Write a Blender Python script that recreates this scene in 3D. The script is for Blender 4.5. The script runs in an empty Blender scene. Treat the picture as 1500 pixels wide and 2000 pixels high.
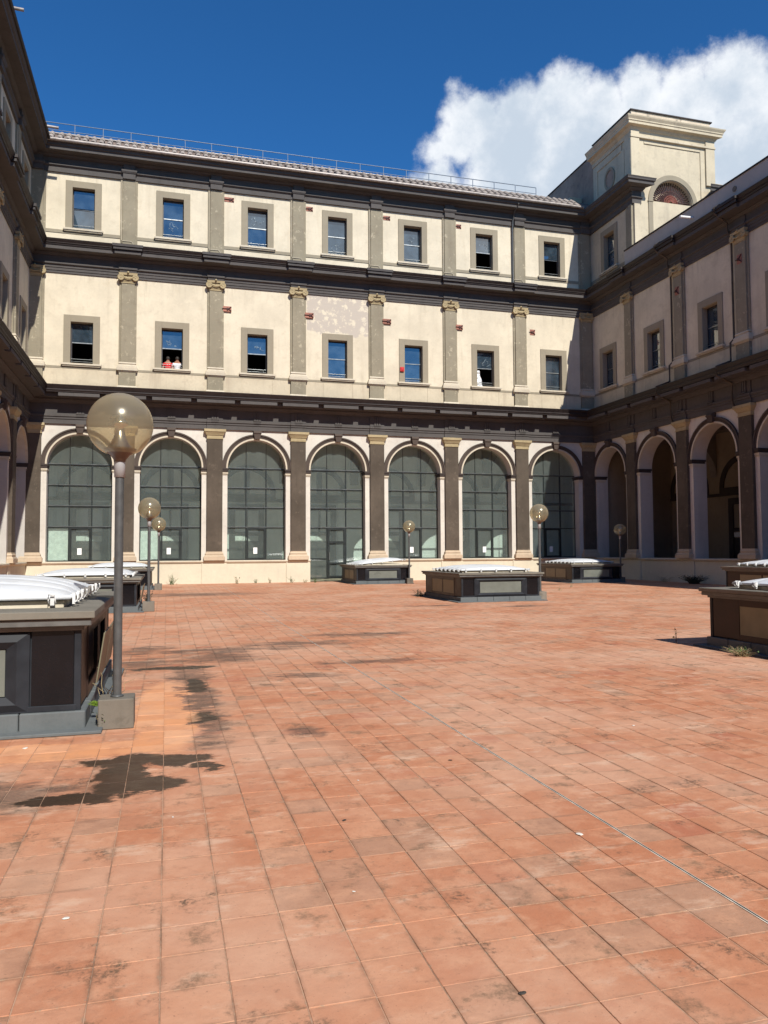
import bpy, bmesh, math, random
from math import sin, cos, pi, sqrt, radians, atan2
from mathutils import Vector, Matrix
import numpy as np
random.seed(7)
S = bpy.context.scene
COL = S.collection
# ------------------------------------------------------------------ camera
YAW, PITCH, ROLL = 0.275531, 0.050768, -0.005535
cy_, sy_, cp_, sp_ = cos(YAW), sin(YAW), cos(PITCH), sin(PITCH)
fw = Vector((sy_*cp_, cy_*cp_, sp_)); rt = Vector((cy_, -sy_, 0)); up = rt.cross(fw)
r2 = rt*cos(ROLL)+up*sin(ROLL); u2 = -rt*sin(ROLL)+up*cos(ROLL)
cd = bpy.data.cameras.new('camera'); cam = bpy.data.objects.new('camera', cd); COL.objects.link(cam)
m = Matrix((r2, u2, -fw)).transposed().to_4x4(); m.translation = Vector((0, 0, 1.6)); cam.matrix_world = m
cd.sensor_fit = 'HORIZONTAL'; cd.sensor_width = 36; cd.lens = 36*1501.7/1500; cd.clip_start = .05; cd.clip_end = 5000
S.camera = cam
# ------------------------------------------------------------------ sun, sky, exposure
SUN = Vector((.175, -1.11, 1.0)).normalized()
sl = bpy.data.lights.new('sun', 'SUN'); sl.energy = 5.0; sl.angle = radians(.5); sl.color = (1, .95, .86)
so = bpy.data.objects.new('sun', sl); COL.objects.link(so); so.rotation_euler = SUN.to_track_quat('Z', 'Y').to_euler(); so.location = (0, 0, 60)
S.view_settings.view_transform = 'Standard'; S.view_settings.look = 'None'; S.view_settings.exposure = .17; S.view_settings.gamma = 1
S.view_settings.use_curve_mapping = False
W = bpy.data.worlds.new('World'); S.world = W; W.use_nodes = True
nt = W.node_tree; nt.nodes.clear()
class N:
    "small node-tree helper"
    def __init__(s, nt): s.nt = nt
    def n(s, t, **k):
        x = s.nt.nodes.new(t)
        for a, b in k.items(): setattr(x, a, b)
        return x
    def put(s, sock, v):
        if isinstance(v, bpy.types.NodeSocket): s.nt.links.new(v, sock)
        elif isinstance(v, (tuple, list)) and sock.type == 'RGBA': sock.default_value = tuple(v) + ((1,) if len(v) == 3 else ())
        else: sock.default_value = v
    def math(s, op, a, b=0.0, c=0.0, clamp=False):
        x = s.n('ShaderNodeMath', operation=op, use_clamp=clamp); s.put(x.inputs[0], a); s.put(x.inputs[1], b); s.put(x.inputs[2], c); return x.outputs[0]
    def vmath(s, op, a, b=(0, 0, 0)):
        x = s.n('ShaderNodeVectorMath', operation=op); s.put(x.inputs[0], a); s.put(x.inputs[1], b)
        return x.outputs['Value'] if op in ('DISTANCE', 'LENGTH', 'DOT_PRODUCT') else x.outputs[0]
    def noise(s, vec, scale=1, detail=4, rough=.55, out='Fac', dist=0):
        x = s.n('ShaderNodeTexNoise'); s.put(x.inputs['Vector'], vec); s.put(x.inputs['Scale'], scale); s.put(x.inputs['Detail'], detail); s.put(x.inputs['Roughness'], rough)
        s.put(x.inputs['Distortion'], dist); return x.outputs[out]
    def ramp(s, f, a, b, lo=0.0, hi=1.0, smooth=True):
        x = s.n('ShaderNodeMapRange', interpolation_type='SMOOTHSTEP' if smooth else 'LINEAR'); x.clamp = True
        for i, v in zip((0, 1, 2, 3, 4), (f, a, b, lo, hi)): s.put(x.inputs[i], v)
        return x.outputs[0]
    def mix(s, f, a, b, mode='MIX'):
        x = s.n('ShaderNodeMix', data_type='RGBA', blend_type=mode); s.put(x.inputs[0], f); s.put(x.inputs[6], a); s.put(x.inputs[7], b); return x.outputs[2]
    def pos(s): return s.n('ShaderNodeNewGeometry').outputs['Position']
    def scale(s, v, k): return s.vmath('MULTIPLY', v, k)
    def sep(s, v):
        x = s.n('ShaderNodeSeparateXYZ'); s.put(x.inputs[0], v); return x.outputs
    def bump(s, h, dist=.01, strength=1.0):
        x = s.n('ShaderNodeBump'); s.put(x.inputs['Height'], h); x.inputs['Distance'].default_value = dist; x.inputs['Strength'].default_value = strength; return x.outputs[0]
w = N(nt)
sky = w.n('ShaderNodeTexSky', sky_type='NISHITA'); sky.sun_disc = False
sky.sun_elevation = math.asin(SUN.z); sky.sun_rotation = atan2(SUN.x, SUN.y); sky.altitude = 200; sky.air_density = 1.0; sky.dust_density = .05; sky.ozone_density = 3.5
D = w.n('ShaderNodeTexCoord').outputs['Generated']
f = 0.0
wob = w.noise(D, 7, 5, .6, 'Color')
Dw = w.vmath('ADD', D, w.scale(w.vmath('SUBTRACT', wob, (.5, .5, .5)), (.045, .045, .045)))
discs = [((.324, .82, .471), .040), ((.31, .838, .45), .030), ((.318, .787, .529), .006), ((.331, .801, .498), .018), ((.306, .83, .467), .032), ((.307, .851, .427), .045), ((.34, .801, .493), .044), ((.375, .78, .501), .043), ((.416, .76, .499), .048), ((.465, .744, .48), .048), ((.501, .71, .495), .042), ((.537, .688, .488), .046), ((.572, .659, .488), .047), ((.619, .633, .464), .052), ((.387, .807, .447), .074), ((.466, .771, .434), .084), ((.551, .718, .426), .087), ((.623, .669, .405), .089), ((.682, .595, .425), .083), ((.31, .789, .53), .010),
         ((.25, -.87, .42), .17), ((-.2, -.9, .36), .12), ((.86, -.1, .45), .14)]
for c, r in discs:
    d = w.vmath('DISTANCE', Dw, c); g = w.math('DIVIDE', w.math('SUBTRACT', r, d), .06); f = g if isinstance(f, float) else w.math('MAXIMUM', f, g)
fb = w.noise(D, 15, 10, .66); field = w.math('ADD', f, w.math('MULTIPLY', w.math('SUBTRACT', fb, .5), 1.15))
mask = w.ramp(field, -.04, .38)
sh = w.noise(w.vmath('ADD', D, (0, 0, .03)), 11, 7, .6)
shade = w.ramp(w.math('ADD', w.math('MULTIPLY', sh, .9), w.math('MULTIPLY', w.math('SUBTRACT', .8, f), .14)), .36, .66)
cc = w.mix(shade, (.56, .64, .73), (.93, .95, .97))
skyc = w.mix(1.0, sky.outputs[0], (.31, .90, 1.40), 'MULTIPLY')
bg1 = w.n('ShaderNodeBackground'); w.put(bg1.inputs[0], skyc); bg1.inputs[1].default_value = .080
bg2 = w.n('ShaderNodeBackground'); w.put(bg2.inputs[0], cc); bg2.inputs[1].default_value = 1.0
mx = w.n('ShaderNodeMixShader'); w.put(mx.inputs[0], w.math('MULTIPLY', mask, .93)); w.put(mx.inputs[1], bg1.outputs[0]); w.put(mx.inputs[2], bg2.outputs[0])
w.nt.links.new(mx.outputs[0], w.n('ShaderNodeOutputWorld').inputs[0])

# ------------------------------------------------------------------ materials
def newmat(name):
    m = bpy.data.materials.new(name); m.use_nodes = True; t = m.node_tree; t.nodes.clear()
    k = N(t); b = k.n('ShaderNodeBsdfPrincipled'); o = k.n('ShaderNodeOutputMaterial'); t.links.new(b.outputs[0], o.inputs[0]); return m, k, b, o
def mul(c, f): return tuple(min(1, x*f) for x in c)
def stucco(name, col, dirtcol=None, var=.14, dirt=.35, rough=.9, streak=.5, fine=9, bumpd=.004, spots=0, extra=None):
    m, k, b, o = newmat(name); P = k.pos()
    dirtcol = dirtcol or mul(col, .55)
    n1 = k.noise(P, .55, 7, .6); n2 = k.noise(P, fine, 5, .65); n3 = k.noise(k.scale(P, (2.2, 2.2, .22)), 1, 6, .6); n4 = k.noise(P, 2.3, 6, .7)
    c = k.mix(k.ramp(n1, .3, .7), mul(col, 1-var), mul(col, 1+var*.6))
    c = k.mix(k.math('MULTIPLY', k.ramp(n4, .5, .72), dirt), c, dirtcol)
    c = k.mix(k.math('MULTIPLY', k.ramp(n3, .52, .75), streak), c, dirtcol)
    c = k.mix(k.ramp(n2, .35, .75, 0, .22), c, mul(col, .72))
    n6 = k.noise(k.scale(P, (7, 7, .3)), 1, 7, .7); c = k.mix(k.math('MULTIPLY', k.math('MULTIPLY', k.ramp(n6, .56, .70), k.ramp(n1, .45, .6)), min(.5, streak*.9)), c, mul(dirtcol, .8))
    n7 = k.noise(P, 1.15, 9, .78, dist=.4); c = k.mix(k.ramp(n7, .60, .66, 0, .28), c, mul(col, 1.16)); c = k.mix(k.ramp(n7, .40, .34, 0, .30), c, mul(dirtcol, 1.05))
    if spots:
        n5 = k.noise(P, 3.1, 9, .75)
        c = k.mix(k.math('MULTIPLY', k.ramp(n5, .57, .63), spots), c, mul(col, 2.1))
    if extra: c = extra(k, c, P)
    k.put(b.inputs['Base Color'], c); b.inputs['Roughness'].default_value = rough; b.inputs['Specular IOR Level'].default_value = .25
    k.put(b.inputs['Normal'], k.bump(k.math('ADD', k.math('MULTIPLY', n2, .6), n4), bumpd)); return m
def plain(name, col, rough=.5, metal=0, var=.12, scale=6, spec=.5, bumpd=0.0, coat=0):
    m, k, b, o = newmat(name); P = k.pos(); n = k.noise(P, scale, 6, .6)
    k.put(b.inputs['Base Color'], k.mix(k.ramp(n, .3, .7), mul(col, 1-var), mul(col, 1+var)))
    k.put(b.inputs['Roughness'], k.ramp(n, .2, .8, rough*.85, min(1, rough*1.15))); b.inputs['Metallic'].default_value = metal; b.inputs['Specular IOR Level'].default_value = spec
    b.inputs['Coat Weight'].default_value = coat
    if bumpd: k.put(b.inputs['Normal'], k.bump(n, bumpd))
    return m
def patchfx(k, c, P):
    # bare, peeling plaster field high in one bay of the far facade
    s = k.sep(P); n = k.noise(P, 2.4, 8, .7); n2 = k.noise(k.vmath('ADD', P, (7, 3, 1)), 1.3, 5, .6)
    inx = k.math('MULTIPLY', k.ramp(s[0], 7.05, 7.12), k.ramp(s[0], 10.55, 10.45)); inx = k.math('MULTIPLY', inx, k.ramp(k.noise(P, 1.4, 8, .7), .36, .44)); zl = k.math('ADD', 13.35, k.math('MULTIPLY', k.math('SUBTRACT', n2, .5), 1.1))
    inz = k.math('MULTIPLY', k.ramp(k.math('SUBTRACT', s[2], zl), -.02, .08), k.ramp(s[2], 15.5, 15.4))
    a = k.math('MULTIPLY', k.math('MULTIPLY', inx, inz), k.ramp(s[1], 39.5, 39.8))
    st = k.noise(k.scale(P, (5, 5, .35)), 1, 7, .68); z = s[2]
    drip = k.math('MULTIPLY', k.ramp(z, 14.3, 15.3), k.ramp(z, 15.5, 15.4)); drip = k.math('MAXIMUM', drip, k.ramp(z, 19.4, 20.35)); drip = k.math('MAXIMUM', drip, k.math('MULTIPLY', k.ramp(z, 17.4, 16.8), k.ramp(z, 16.5, 16.7)))
    c = k.mix(k.math('MULTIPLY', k.math('MULTIPLY', drip, k.ramp(st, .48, .70)), .42), c, (.36, .31, .23))
    fxx = k.math('ABSOLUTE', k.math('SUBTRACT', k.math('FRACT', k.math('DIVIDE', k.math('ADD', s[0], 6.25), 4.29)), .5)); und = k.math('MULTIPLY', k.ramp(fxx, .26, .20), k.math('MULTIPLY', k.ramp(z, 10.0, 10.7), k.ramp(z, 11, 10.8)))
    c = k.mix(k.math('MULTIPLY', k.math('MULTIPLY', und, k.ramp(st, .42, .6)), .5), c, (.30, .26, .20))
    grey = k.mix(k.ramp(n, .52, .59), (.485, .43, .365), (.66, .59, .46))
    return k.mix(a, c, grey)
CREAM = (.675, .60, .46)
M = {}
M['cream'] = stucco('cream_stucco', CREAM, (.47, .40, .29), var=.13, dirt=.42, streak=.40, extra=patchfx)
M['dado'] = stucco('dado_stucco', (.60, .52, .385), (.42, .34, .25), var=.14, dirt=.5, streak=.7, extra=lambda k, c, P: k.mix(k.math('MULTIPLY', k.math('MULTIPLY', k.ramp(k.sep(P)[2], 10.1, 9.65), k.ramp(k.noise(P, 2.2, 8, .7), .42, .6)), .55), c, (.30, .25, .18)))
M['pale'] = stucco('arcade_plaster', (.64, .60, .53), (.45, .39, .34), var=.1, dirt=.5, streak=.2, fine=5)
M['jamb'] = stucco('jamb_plaster', (.54, .51, .47), (.40, .37, .34), var=.08, dirt=.25, streak=.3)
M['plinth'] = stucco('plinth_plaster', (.64, .59, .46), (.50, .46, .38), var=.08, dirt=.3, streak=.4)
M['trim'] = stucco('pale_stone_trim', (.60, .535, .42), (.40, .33, .25), var=.1, dirt=.4, streak=.3)
M['basestone'] = stucco('rosy_base_stone', (.54, .43, .31), (.36, .29, .22), var=.12, dirt=.4, streak=.3)
M['surround'] = stucco('window_surround_stone', (.31, .27, .20), (.27, .23, .17), var=.08, dirt=.3, streak=.3)
M['tanpil'] = stucco('tan_pilaster_stone', (.29, .255, .185), (.20, .165, .12), var=.12, dirt=.5, streak=.4, spots=.45)
M['ochre'] = stucco('ochre_capital_stone', (.42, .34, .20), (.22, .17, .10), var=.14, dirt=.5, streak=.3)
M['brown'] = stucco('brown_pilaster_stone', (.102, .082, .063), (.06, .047, .035), var=.25, dirt=.5, streak=.35, spots=.3)
M['dark'] = stucco('dark_cornice_stone', (.100, .092, .088), (.05, .045, .042), var=.1, dirt=.35, streak=.25)
M['gutter'] = plain('lead_gutter', (.022, .015, .014), .6, 0, .3, 5)
M['archdark'] = stucco('archivolt_stone', (.095, .074, .062), (.05, .04, .033), var=.12, dirt=.3, streak=.2)
M['farinterior'] = stucco('glazed_loggia_wall', (.80, .80, .76), (.4, .4, .36), var=.08, dirt=.2)
M['impost'] = plain('dark_impost_stone', (.045, .033, .028), .8)
M['interior'] = stucco('loggia_wall', (.31, .255, .185), (.15, .12, .08), var=.1, dirt=.3, streak=.2)
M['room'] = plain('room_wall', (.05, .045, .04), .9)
M['ceiling'] = plain('ceiling_plaster', (.24, .21, .18), .9)
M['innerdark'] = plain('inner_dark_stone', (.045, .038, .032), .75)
M['glaz'] = plain('dark_glazing_bar', (.022, .028, .028), .4, .2)
M['frame'] = plain('dark_window_frame', (.035, .03, .03), .4)
M['sash'] = plain('aluminium_sash', (.32, .34, .34), .35, .7)
M['curtain'] = plain('white_curtain', (.75, .76, .70), .9)
M['paper'] = plain('white_paper', (.85, .85, .85), .8, var=.02)
M['plastic'] = plain('white_plastic_sheet', (.8, .82, .84), .35)
M['rooftile'] = stucco('pale_roof_tile', (.36, .31, .27), (.15, .12, .10), var=.25, dirt=.7, streak=.3, fine=14)
M['roofdark'] = stucco('mossy_roof', (.22, .17, .145), (.07, .06, .05), var=.3, dirt=.6)
M['zincpipe'] = plain('zinc_pipe', (.33, .295, .27), .45, .3, .25, 4)
M['rail'] = plain('painted_rail', (.16, .20, .26), .45, .4)
M['greyparapet'] = stucco('grey_parapet', (.46, .44, .40), (.36, .33, .28), var=.08, dirt=.3, streak=.3)
M['roughwall'] = stucco('weathered_pink_wall', (.42, .30, .23), (.16, .12, .11), var=.25, dirt=.8, streak=.6)
M['towercream'] = stucco('tower_stucco', (.58, .505, .37), (.33, .28, .22), var=.12, dirt=.45, streak=.5)
M['towertop'] = stucco('stained_parapet', (.66, .56, .43), (.12, .11, .09), var=.2, dirt=.9, streak=.95)
M['brick'] = stucco('exposed_brick', (.38, .175, .13), (.25, .1, .08), var=.25, dirt=.5)
M['iron'] = plain('rusty_iron', (.06, .02, .018), .7)
M['redgrille'] = plain('red_grille', (.20, .05, .03), .6)
M['red'] = plain('red_enamel', (.55, .02, .02), .4)
M['pole'] = plain('grey_painted_steel', (.105, .110, .112), .42, .3, .1, 12)
M['sleeve'] = plain('pale_sleeve', (.36, .36, .37), .5, 0, .05)
M['cup'] = plain('brown_lamp_cup', (.12, .08, .06), .4, .2, .1)
M['reflector'] = plain('lamp_reflector', (.75, .74, .70), .22, 1, .02)
M['concrete'] = stucco('stained_concrete', (.20, .18, .15), (.07, .065, .05), var=.25, dirt=.7, streak=.3, fine=22)
M['slate'] = stucco('slate_curb', (.135, .15, .155), (.07, .08, .08), var=.15, dirt=.35, streak=.2, fine=14)
M['slab'] = stucco('lead_slab', (.20, .185, .155), (.08, .075, .06), var=.2, dirt=.5, streak=.2, fine=12)
M['slabface'] = plain('slab_moulding', (.13, .13, .125), .55, .2, .15)
M['blackpanel'] = plain('blue_black_panel', (.022, .025, .031), .5, 0, .25, 3, .22)
M['brownpanel'] = plain('rust_brown_panel', (.026, .0135, .0105), .5, .1, .35, 4)
M['lightpane'] = plain('dusty_green_pane', (.15, .165, .145), .3, 0, .12, 2.5)
M['tanpane'] = plain('faded_tan_pane', (.19, .17, .11), .55, 0, .2, 2)
M['upstand'] = stucco('dirty_white_upstand', (.66, .60, .48), (.25, .2, .13), var=.15, dirt=.6)
M['clip'] = plain('white_clip', (.75, .75, .74), .4)
M['skin'] = plain('skin', (.35, .17, .11), .6, var=.04); M['hair'] = plain('dark_hair', (.02, .015, .012), .7)
M['redshirt'] = plain('red_shirt', (.60, .015, .02), .85, var=.05); M['whiteshirt'] = plain('white_shirt', (.80, .80, .84), .85, var=.03); M['jeans'] = plain('dark_trousers', (.03, .035, .05), .9)
M['leaf'] = plain('weed_leaf', (.07, .12, .03), .7, 0, .4, 9); M['straw'] = plain('dry_stem', (.34, .27, .15), .8, 0, .3, 9); M['moss'] = plain('bright_moss', (.16, .26, .02), .9, 0, .4, 25); M['darkweed'] = plain('dark_weed', (.03, .035, .02), .8)
M['stone'] = plain('pale_pebble', (.7, .68, .62), .8)
M['alu'] = plain('joint_metal', (.72, .66, .56), .6, 0, .3, 8)
M['darkgap'] = plain('joint_gap', (.03, .025, .02), .9)
M['scrawl'] = plain('chalk_scrawl', (.55, .65, .68), .8)
M['earth'] = plain('ground_earth', (.16, .14, .11), .95)
def glassmat(name, tint, trans, haze, ior, rough=.02, hazevar=.12):
    m, k, b, o = newmat(name); P = k.pos(); k.nt.nodes.remove(b)
    n = k.noise(P, 1.6, 5, .6); tr = k.n('ShaderNodeBsdfTransparent'); k.put(tr.inputs[0], tint)
    df = k.n('ShaderNodeBsdfDiffuse'); k.put(df.inputs[0], haze)
    g = k.n('ShaderNodeBsdfGlossy'); g.inputs['Roughness'].default_value = rough
    a = k.n('ShaderNodeMixShader'); k.put(a.inputs[0], k.ramp(n, .3, .75, (1-trans)*(1-hazevar), min(1, (1-trans)*(1+hazevar)))); k.put(a.inputs[1], tr.outputs[0]); k.put(a.inputs[2], df.outputs[0])
    f0 = ((ior-1)/(ior+1))**2; lw = k.n('ShaderNodeLayerWeight'); lw.inputs[0].default_value = .5
    fr = k.math('ADD', f0, k.math('MULTIPLY', 1-f0, k.math('POWER', lw.outputs['Facing'], 5.0)))
    c = k.n('ShaderNodeMixShader'); k.put(c.inputs[0], fr); k.put(c.inputs[1], a.outputs[0]); k.put(c.inputs[2], g.outputs[0]); k.nt.links.new(c.outputs[0], o.inputs[0]); return m
M['archglass'] = glassmat('dusty_arcade_glass', (.90, .96, .94), .90, (.44, .50, .48), 1.6)
M['skyglass'] = glassmat('upper_window_glass', (.25, .32, .36), .45, (.07, .11, .15), 3.0, .02, .5)
M['boxglass'] = plain('dark_box_glass', (.007, .007, .009), .16, 0, .2, 3, .3)
def globemat():
    m, k, b, o = newmat('smoked_globe'); k.nt.nodes.remove(b)
    tr = k.n('ShaderNodeBsdfTransparent'); k.put(tr.inputs[0], (.92, .86, .70))
    tl = k.n('ShaderNodeBsdfTranslucent'); k.put(tl.inputs[0], (.60, .54, .40)); df = k.n('ShaderNodeBsdfDiffuse'); k.put(df.inputs[0], (.44, .41, .31))
    a = k.n('ShaderNodeMixShader'); a.inputs[0].default_value = .5; k.put(a.inputs[1], tl.outputs[0]); k.put(a.inputs[2], df.outputs[0])
    lw = k.n('ShaderNodeLayerWeight'); lw.inputs[0].default_value = .25
    c = k.n('ShaderNodeMixShader'); k.put(c.inputs[0], k.ramp(lw.outputs['Facing'], 0, 1, .40, .85)); k.put(c.inputs[1], tr.outputs[0]); k.put(c.inputs[2], a.outputs[0])
    g = k.n('ShaderNodeBsdfGlossy'); g.inputs['Roughness'].default_value = .22; k.put(g.inputs[0], (1, .95, .8)); lw5 = k.n('ShaderNodeLayerWeight'); lw5.inputs[0].default_value = .5; fr = k.math('ADD', .05, k.math('MULTIPLY', .75, k.math('POWER', lw5.outputs['Facing'], 5.0)))
    e = k.n('ShaderNodeMixShader'); k.put(e.inputs[0], fr); k.put(e.inputs[1], c.outputs[0]); k.put(e.inputs[2], g.outputs[0]); k.nt.links.new(e.outputs[0], o.inputs[0]); return m
M['globe'] = globemat()
def domemat():
    m, k, b, o = newmat('white_dome_plastic'); n = k.noise(k.pos(), 3, 6, .6)
    k.put(b.inputs['Base Color'], k.mix(k.ramp(n, .5, .8, 0, .5), (.74, .77, .80), (.50, .50, .46))); b.inputs['Roughness'].default_value = .3
    k.put(b.inputs['Normal'], k.bump(k.noise(k.pos(), 9, 4, .5), .006)); return m
M['dome'] = domemat()
TP = .25; TX0 = -.01
def tilemat():
    m, k, b, o = newmat('terracotta_tile'); P = k.pos(); s = k.sep(P)
    ix = k.math('FLOOR', k.math('DIVIDE', k.math('SUBTRACT', s[0], TX0), TP)); iy = k.math('FLOOR', k.math('DIVIDE', s[1], TP))
    cv = k.n('ShaderNodeCombineXYZ'); k.put(cv.inputs[0], ix); k.put(cv.inputs[1], iy)
    wn = k.n('ShaderNodeTexWhiteNoise', noise_dimensions='3D'); k.put(wn.inputs[0], cv.outputs[0]); r1 = wn.outputs['Value']
    wn2 = k.n('ShaderNodeTexWhiteNoise', noise_dimensions='3D'); k.put(wn2.inputs[0], k.vmath('ADD', cv.outputs[0], (31.3, 7.7, 2))); r2 = wn2.outputs['Value']
    loc = k.vmath('ADD', P, k.scale(wn.outputs['Color'], (40, 40, 40)))      # breaks the veining at tile edges
    c = k.mix(r1, (.47, .185, .095), (.54, .25, .142)); c = k.mix(k.ramp(r2, .70, .95, 0, .7), c, (.40, .24, .16)); c = k.mix(k.ramp(r2, .10, .0, 0, .6), c, (.40, .13, .075))
    v = k.noise(loc, 6, 8, .68, dist=.25); c = k.mix(k.ramp(v, .42, .70, 0, .6), c, (.62, .33, .20)); v3 = k.noise(loc, 26, 5, .7); c = k.mix(k.ramp(v3, .5, .75, 0, .4), c, (.34, .15, .085))
    v2 = k.noise(loc, 9, 8, .7); c = k.mix(k.ramp(v2, .55, .78, 0, .45), c, (.33, .16, .10))
    pale = k.noise(P, .45, 6, .6); c = k.mix(k.ramp(pale, .42, .64, 0, .6), c, (.62, .38, .26)); pl2 = k.noise(k.scale(P, (1, 2.2, 1)), 1.6, 8, .7); c = k.mix(k.ramp(pl2, .54, .66, 0, .6), c, (.66, .45, .32)); c = k.mix(k.ramp(pl2, .42, .32, 0, .45), c, (.27, .13, .08))
    speck = k.noise(P, 60, 3, .6); c = k.mix(k.ramp(speck, .62, .74, 0, .5), c, (.20, .10, .065))
    # mossy soot patches that gather on single tiles
    g1 = k.noise(P, 2.1, 8, .72); g2 = k.noise(P, 38, 4, .7); soot = k.math('MULTIPLY', k.ramp(g1, .555, .68), k.ramp(g2, .38, .62)); c = k.mix(k.math('MULTIPLY', soot, .9), c, (.075, .06, .04)); g3 = k.noise(loc, 4, 7, .7); c = k.mix(k.math('MULTIPLY', k.math('MULTIPLY', k.ramp(g3, .54, .68), k.ramp(r2, .3, .6)), k.ramp(g2, .3, .6, .25, .7)), c, (.14, .10, .06))
    fx = k.math('FRACT', k.math('DIVIDE', k.math('SUBTRACT', s[0], TX0), TP)); fy = k.math('FRACT', k.math('DIVIDE', s[1], TP))
    ed = k.math('MINIMUM', k.math('MINIMUM', fx, k.math('SUBTRACT', 1.0, fx)), k.math('MINIMUM', fy, k.math('SUBTRACT', 1.0, fy)))
    edn = k.math('MULTIPLY', k.ramp(ed, .10, .0), k.ramp(k.noise(P, 3, 6, .7), .42, .62)); c = k.mix(k.math('MULTIPLY', edn, .5), c, (.19, .11, .07)); chip = k.math('SUBTRACT', ed, k.math('MULTIPLY', k.ramp(k.noise(P, 16, 6, .7), .50, .75), .075)); c = k.mix(k.ramp(chip, .006, -.006, 0, .75), c, (.36, .24, .16))
    # damp, blackened area with its own outline by the near lamp, running back past the skylight
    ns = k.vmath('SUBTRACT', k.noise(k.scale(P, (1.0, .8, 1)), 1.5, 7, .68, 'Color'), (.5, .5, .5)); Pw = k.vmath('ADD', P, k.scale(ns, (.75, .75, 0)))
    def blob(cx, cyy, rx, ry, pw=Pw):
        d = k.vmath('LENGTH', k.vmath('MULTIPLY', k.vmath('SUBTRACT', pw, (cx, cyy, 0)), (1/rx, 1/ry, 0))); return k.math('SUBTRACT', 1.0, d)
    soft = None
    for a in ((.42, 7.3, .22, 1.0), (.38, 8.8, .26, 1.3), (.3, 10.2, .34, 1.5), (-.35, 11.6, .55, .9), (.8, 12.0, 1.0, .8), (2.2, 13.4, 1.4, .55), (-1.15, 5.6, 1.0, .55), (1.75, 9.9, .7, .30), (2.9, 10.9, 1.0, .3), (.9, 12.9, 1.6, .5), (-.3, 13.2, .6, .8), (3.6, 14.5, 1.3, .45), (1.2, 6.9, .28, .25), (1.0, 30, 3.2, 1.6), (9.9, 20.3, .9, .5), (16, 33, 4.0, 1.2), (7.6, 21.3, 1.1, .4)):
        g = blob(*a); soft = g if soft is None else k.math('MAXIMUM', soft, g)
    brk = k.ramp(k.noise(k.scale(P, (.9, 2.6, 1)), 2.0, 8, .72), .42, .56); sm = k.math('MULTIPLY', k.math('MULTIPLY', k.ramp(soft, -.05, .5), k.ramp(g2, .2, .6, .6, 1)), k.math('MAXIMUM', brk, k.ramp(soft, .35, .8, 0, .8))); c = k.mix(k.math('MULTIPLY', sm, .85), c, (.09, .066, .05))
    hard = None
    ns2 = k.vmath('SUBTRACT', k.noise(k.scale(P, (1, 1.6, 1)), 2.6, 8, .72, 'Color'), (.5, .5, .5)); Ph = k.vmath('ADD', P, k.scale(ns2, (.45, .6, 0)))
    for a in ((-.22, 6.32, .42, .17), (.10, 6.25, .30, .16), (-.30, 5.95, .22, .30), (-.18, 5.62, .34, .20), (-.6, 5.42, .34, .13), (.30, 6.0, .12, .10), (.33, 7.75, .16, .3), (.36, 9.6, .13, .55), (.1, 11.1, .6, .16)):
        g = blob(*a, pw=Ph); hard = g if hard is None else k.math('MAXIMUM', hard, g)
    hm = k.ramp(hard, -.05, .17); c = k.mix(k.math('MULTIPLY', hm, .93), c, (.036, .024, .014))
    # washed, brighter orange tiles around the lamp block
    cl = k.ramp(k.math('MAXIMUM', blob(.02, 8.2, .36, 1.9, Ph), blob(-1.2, 6.75, 1.5, .33, Ph)), .0, .22); cl = k.math('MULTIPLY', cl, k.math('SUBTRACT', 1.0, k.ramp(sm, .2, .5))); c = k.mix(k.math('MULTIPLY', cl, k.ramp(k.noise(P, 3.2, 8, .7), .34, .62, .40, .92)), c, k.mix(r1, (.70, .31, .14), (.76, .40, .22)))
    k.put(b.inputs['Base Color'], c); k.put(b.inputs['Roughness'], k.math('SUBTRACT', k.ramp(v, .3, .7, .62, .85), k.math('MULTIPLY', hm, .35)))
    b.inputs['Specular IOR Level'].default_value = .3
    k.put(b.inputs['Normal'], k.bump(k.math('ADD', k.noise(loc, 14, 6, .6), k.math('MULTIPLY', g2, .3)), .0025)); return m
M['tile'] = tilemat()
def groutmat():
    m, k, b, o = newmat('sandy_grout'); P = k.pos(); n = k.noise(P, 1.1, 6, .6); n2 = k.noise(P, 30, 3, .6)
    c = k.mix(k.ramp(n, .42, .58), (.48, .28, .18), (.24, .135, .085)); c = k.mix(k.ramp(n2, .4, .7, 0, .5), c, (.45, .33, .23))
    k.put(b.inputs['Base Color'], c); b.inputs['Roughness'].default_value = .95; return m
M['grout'] = groutmat()

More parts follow.
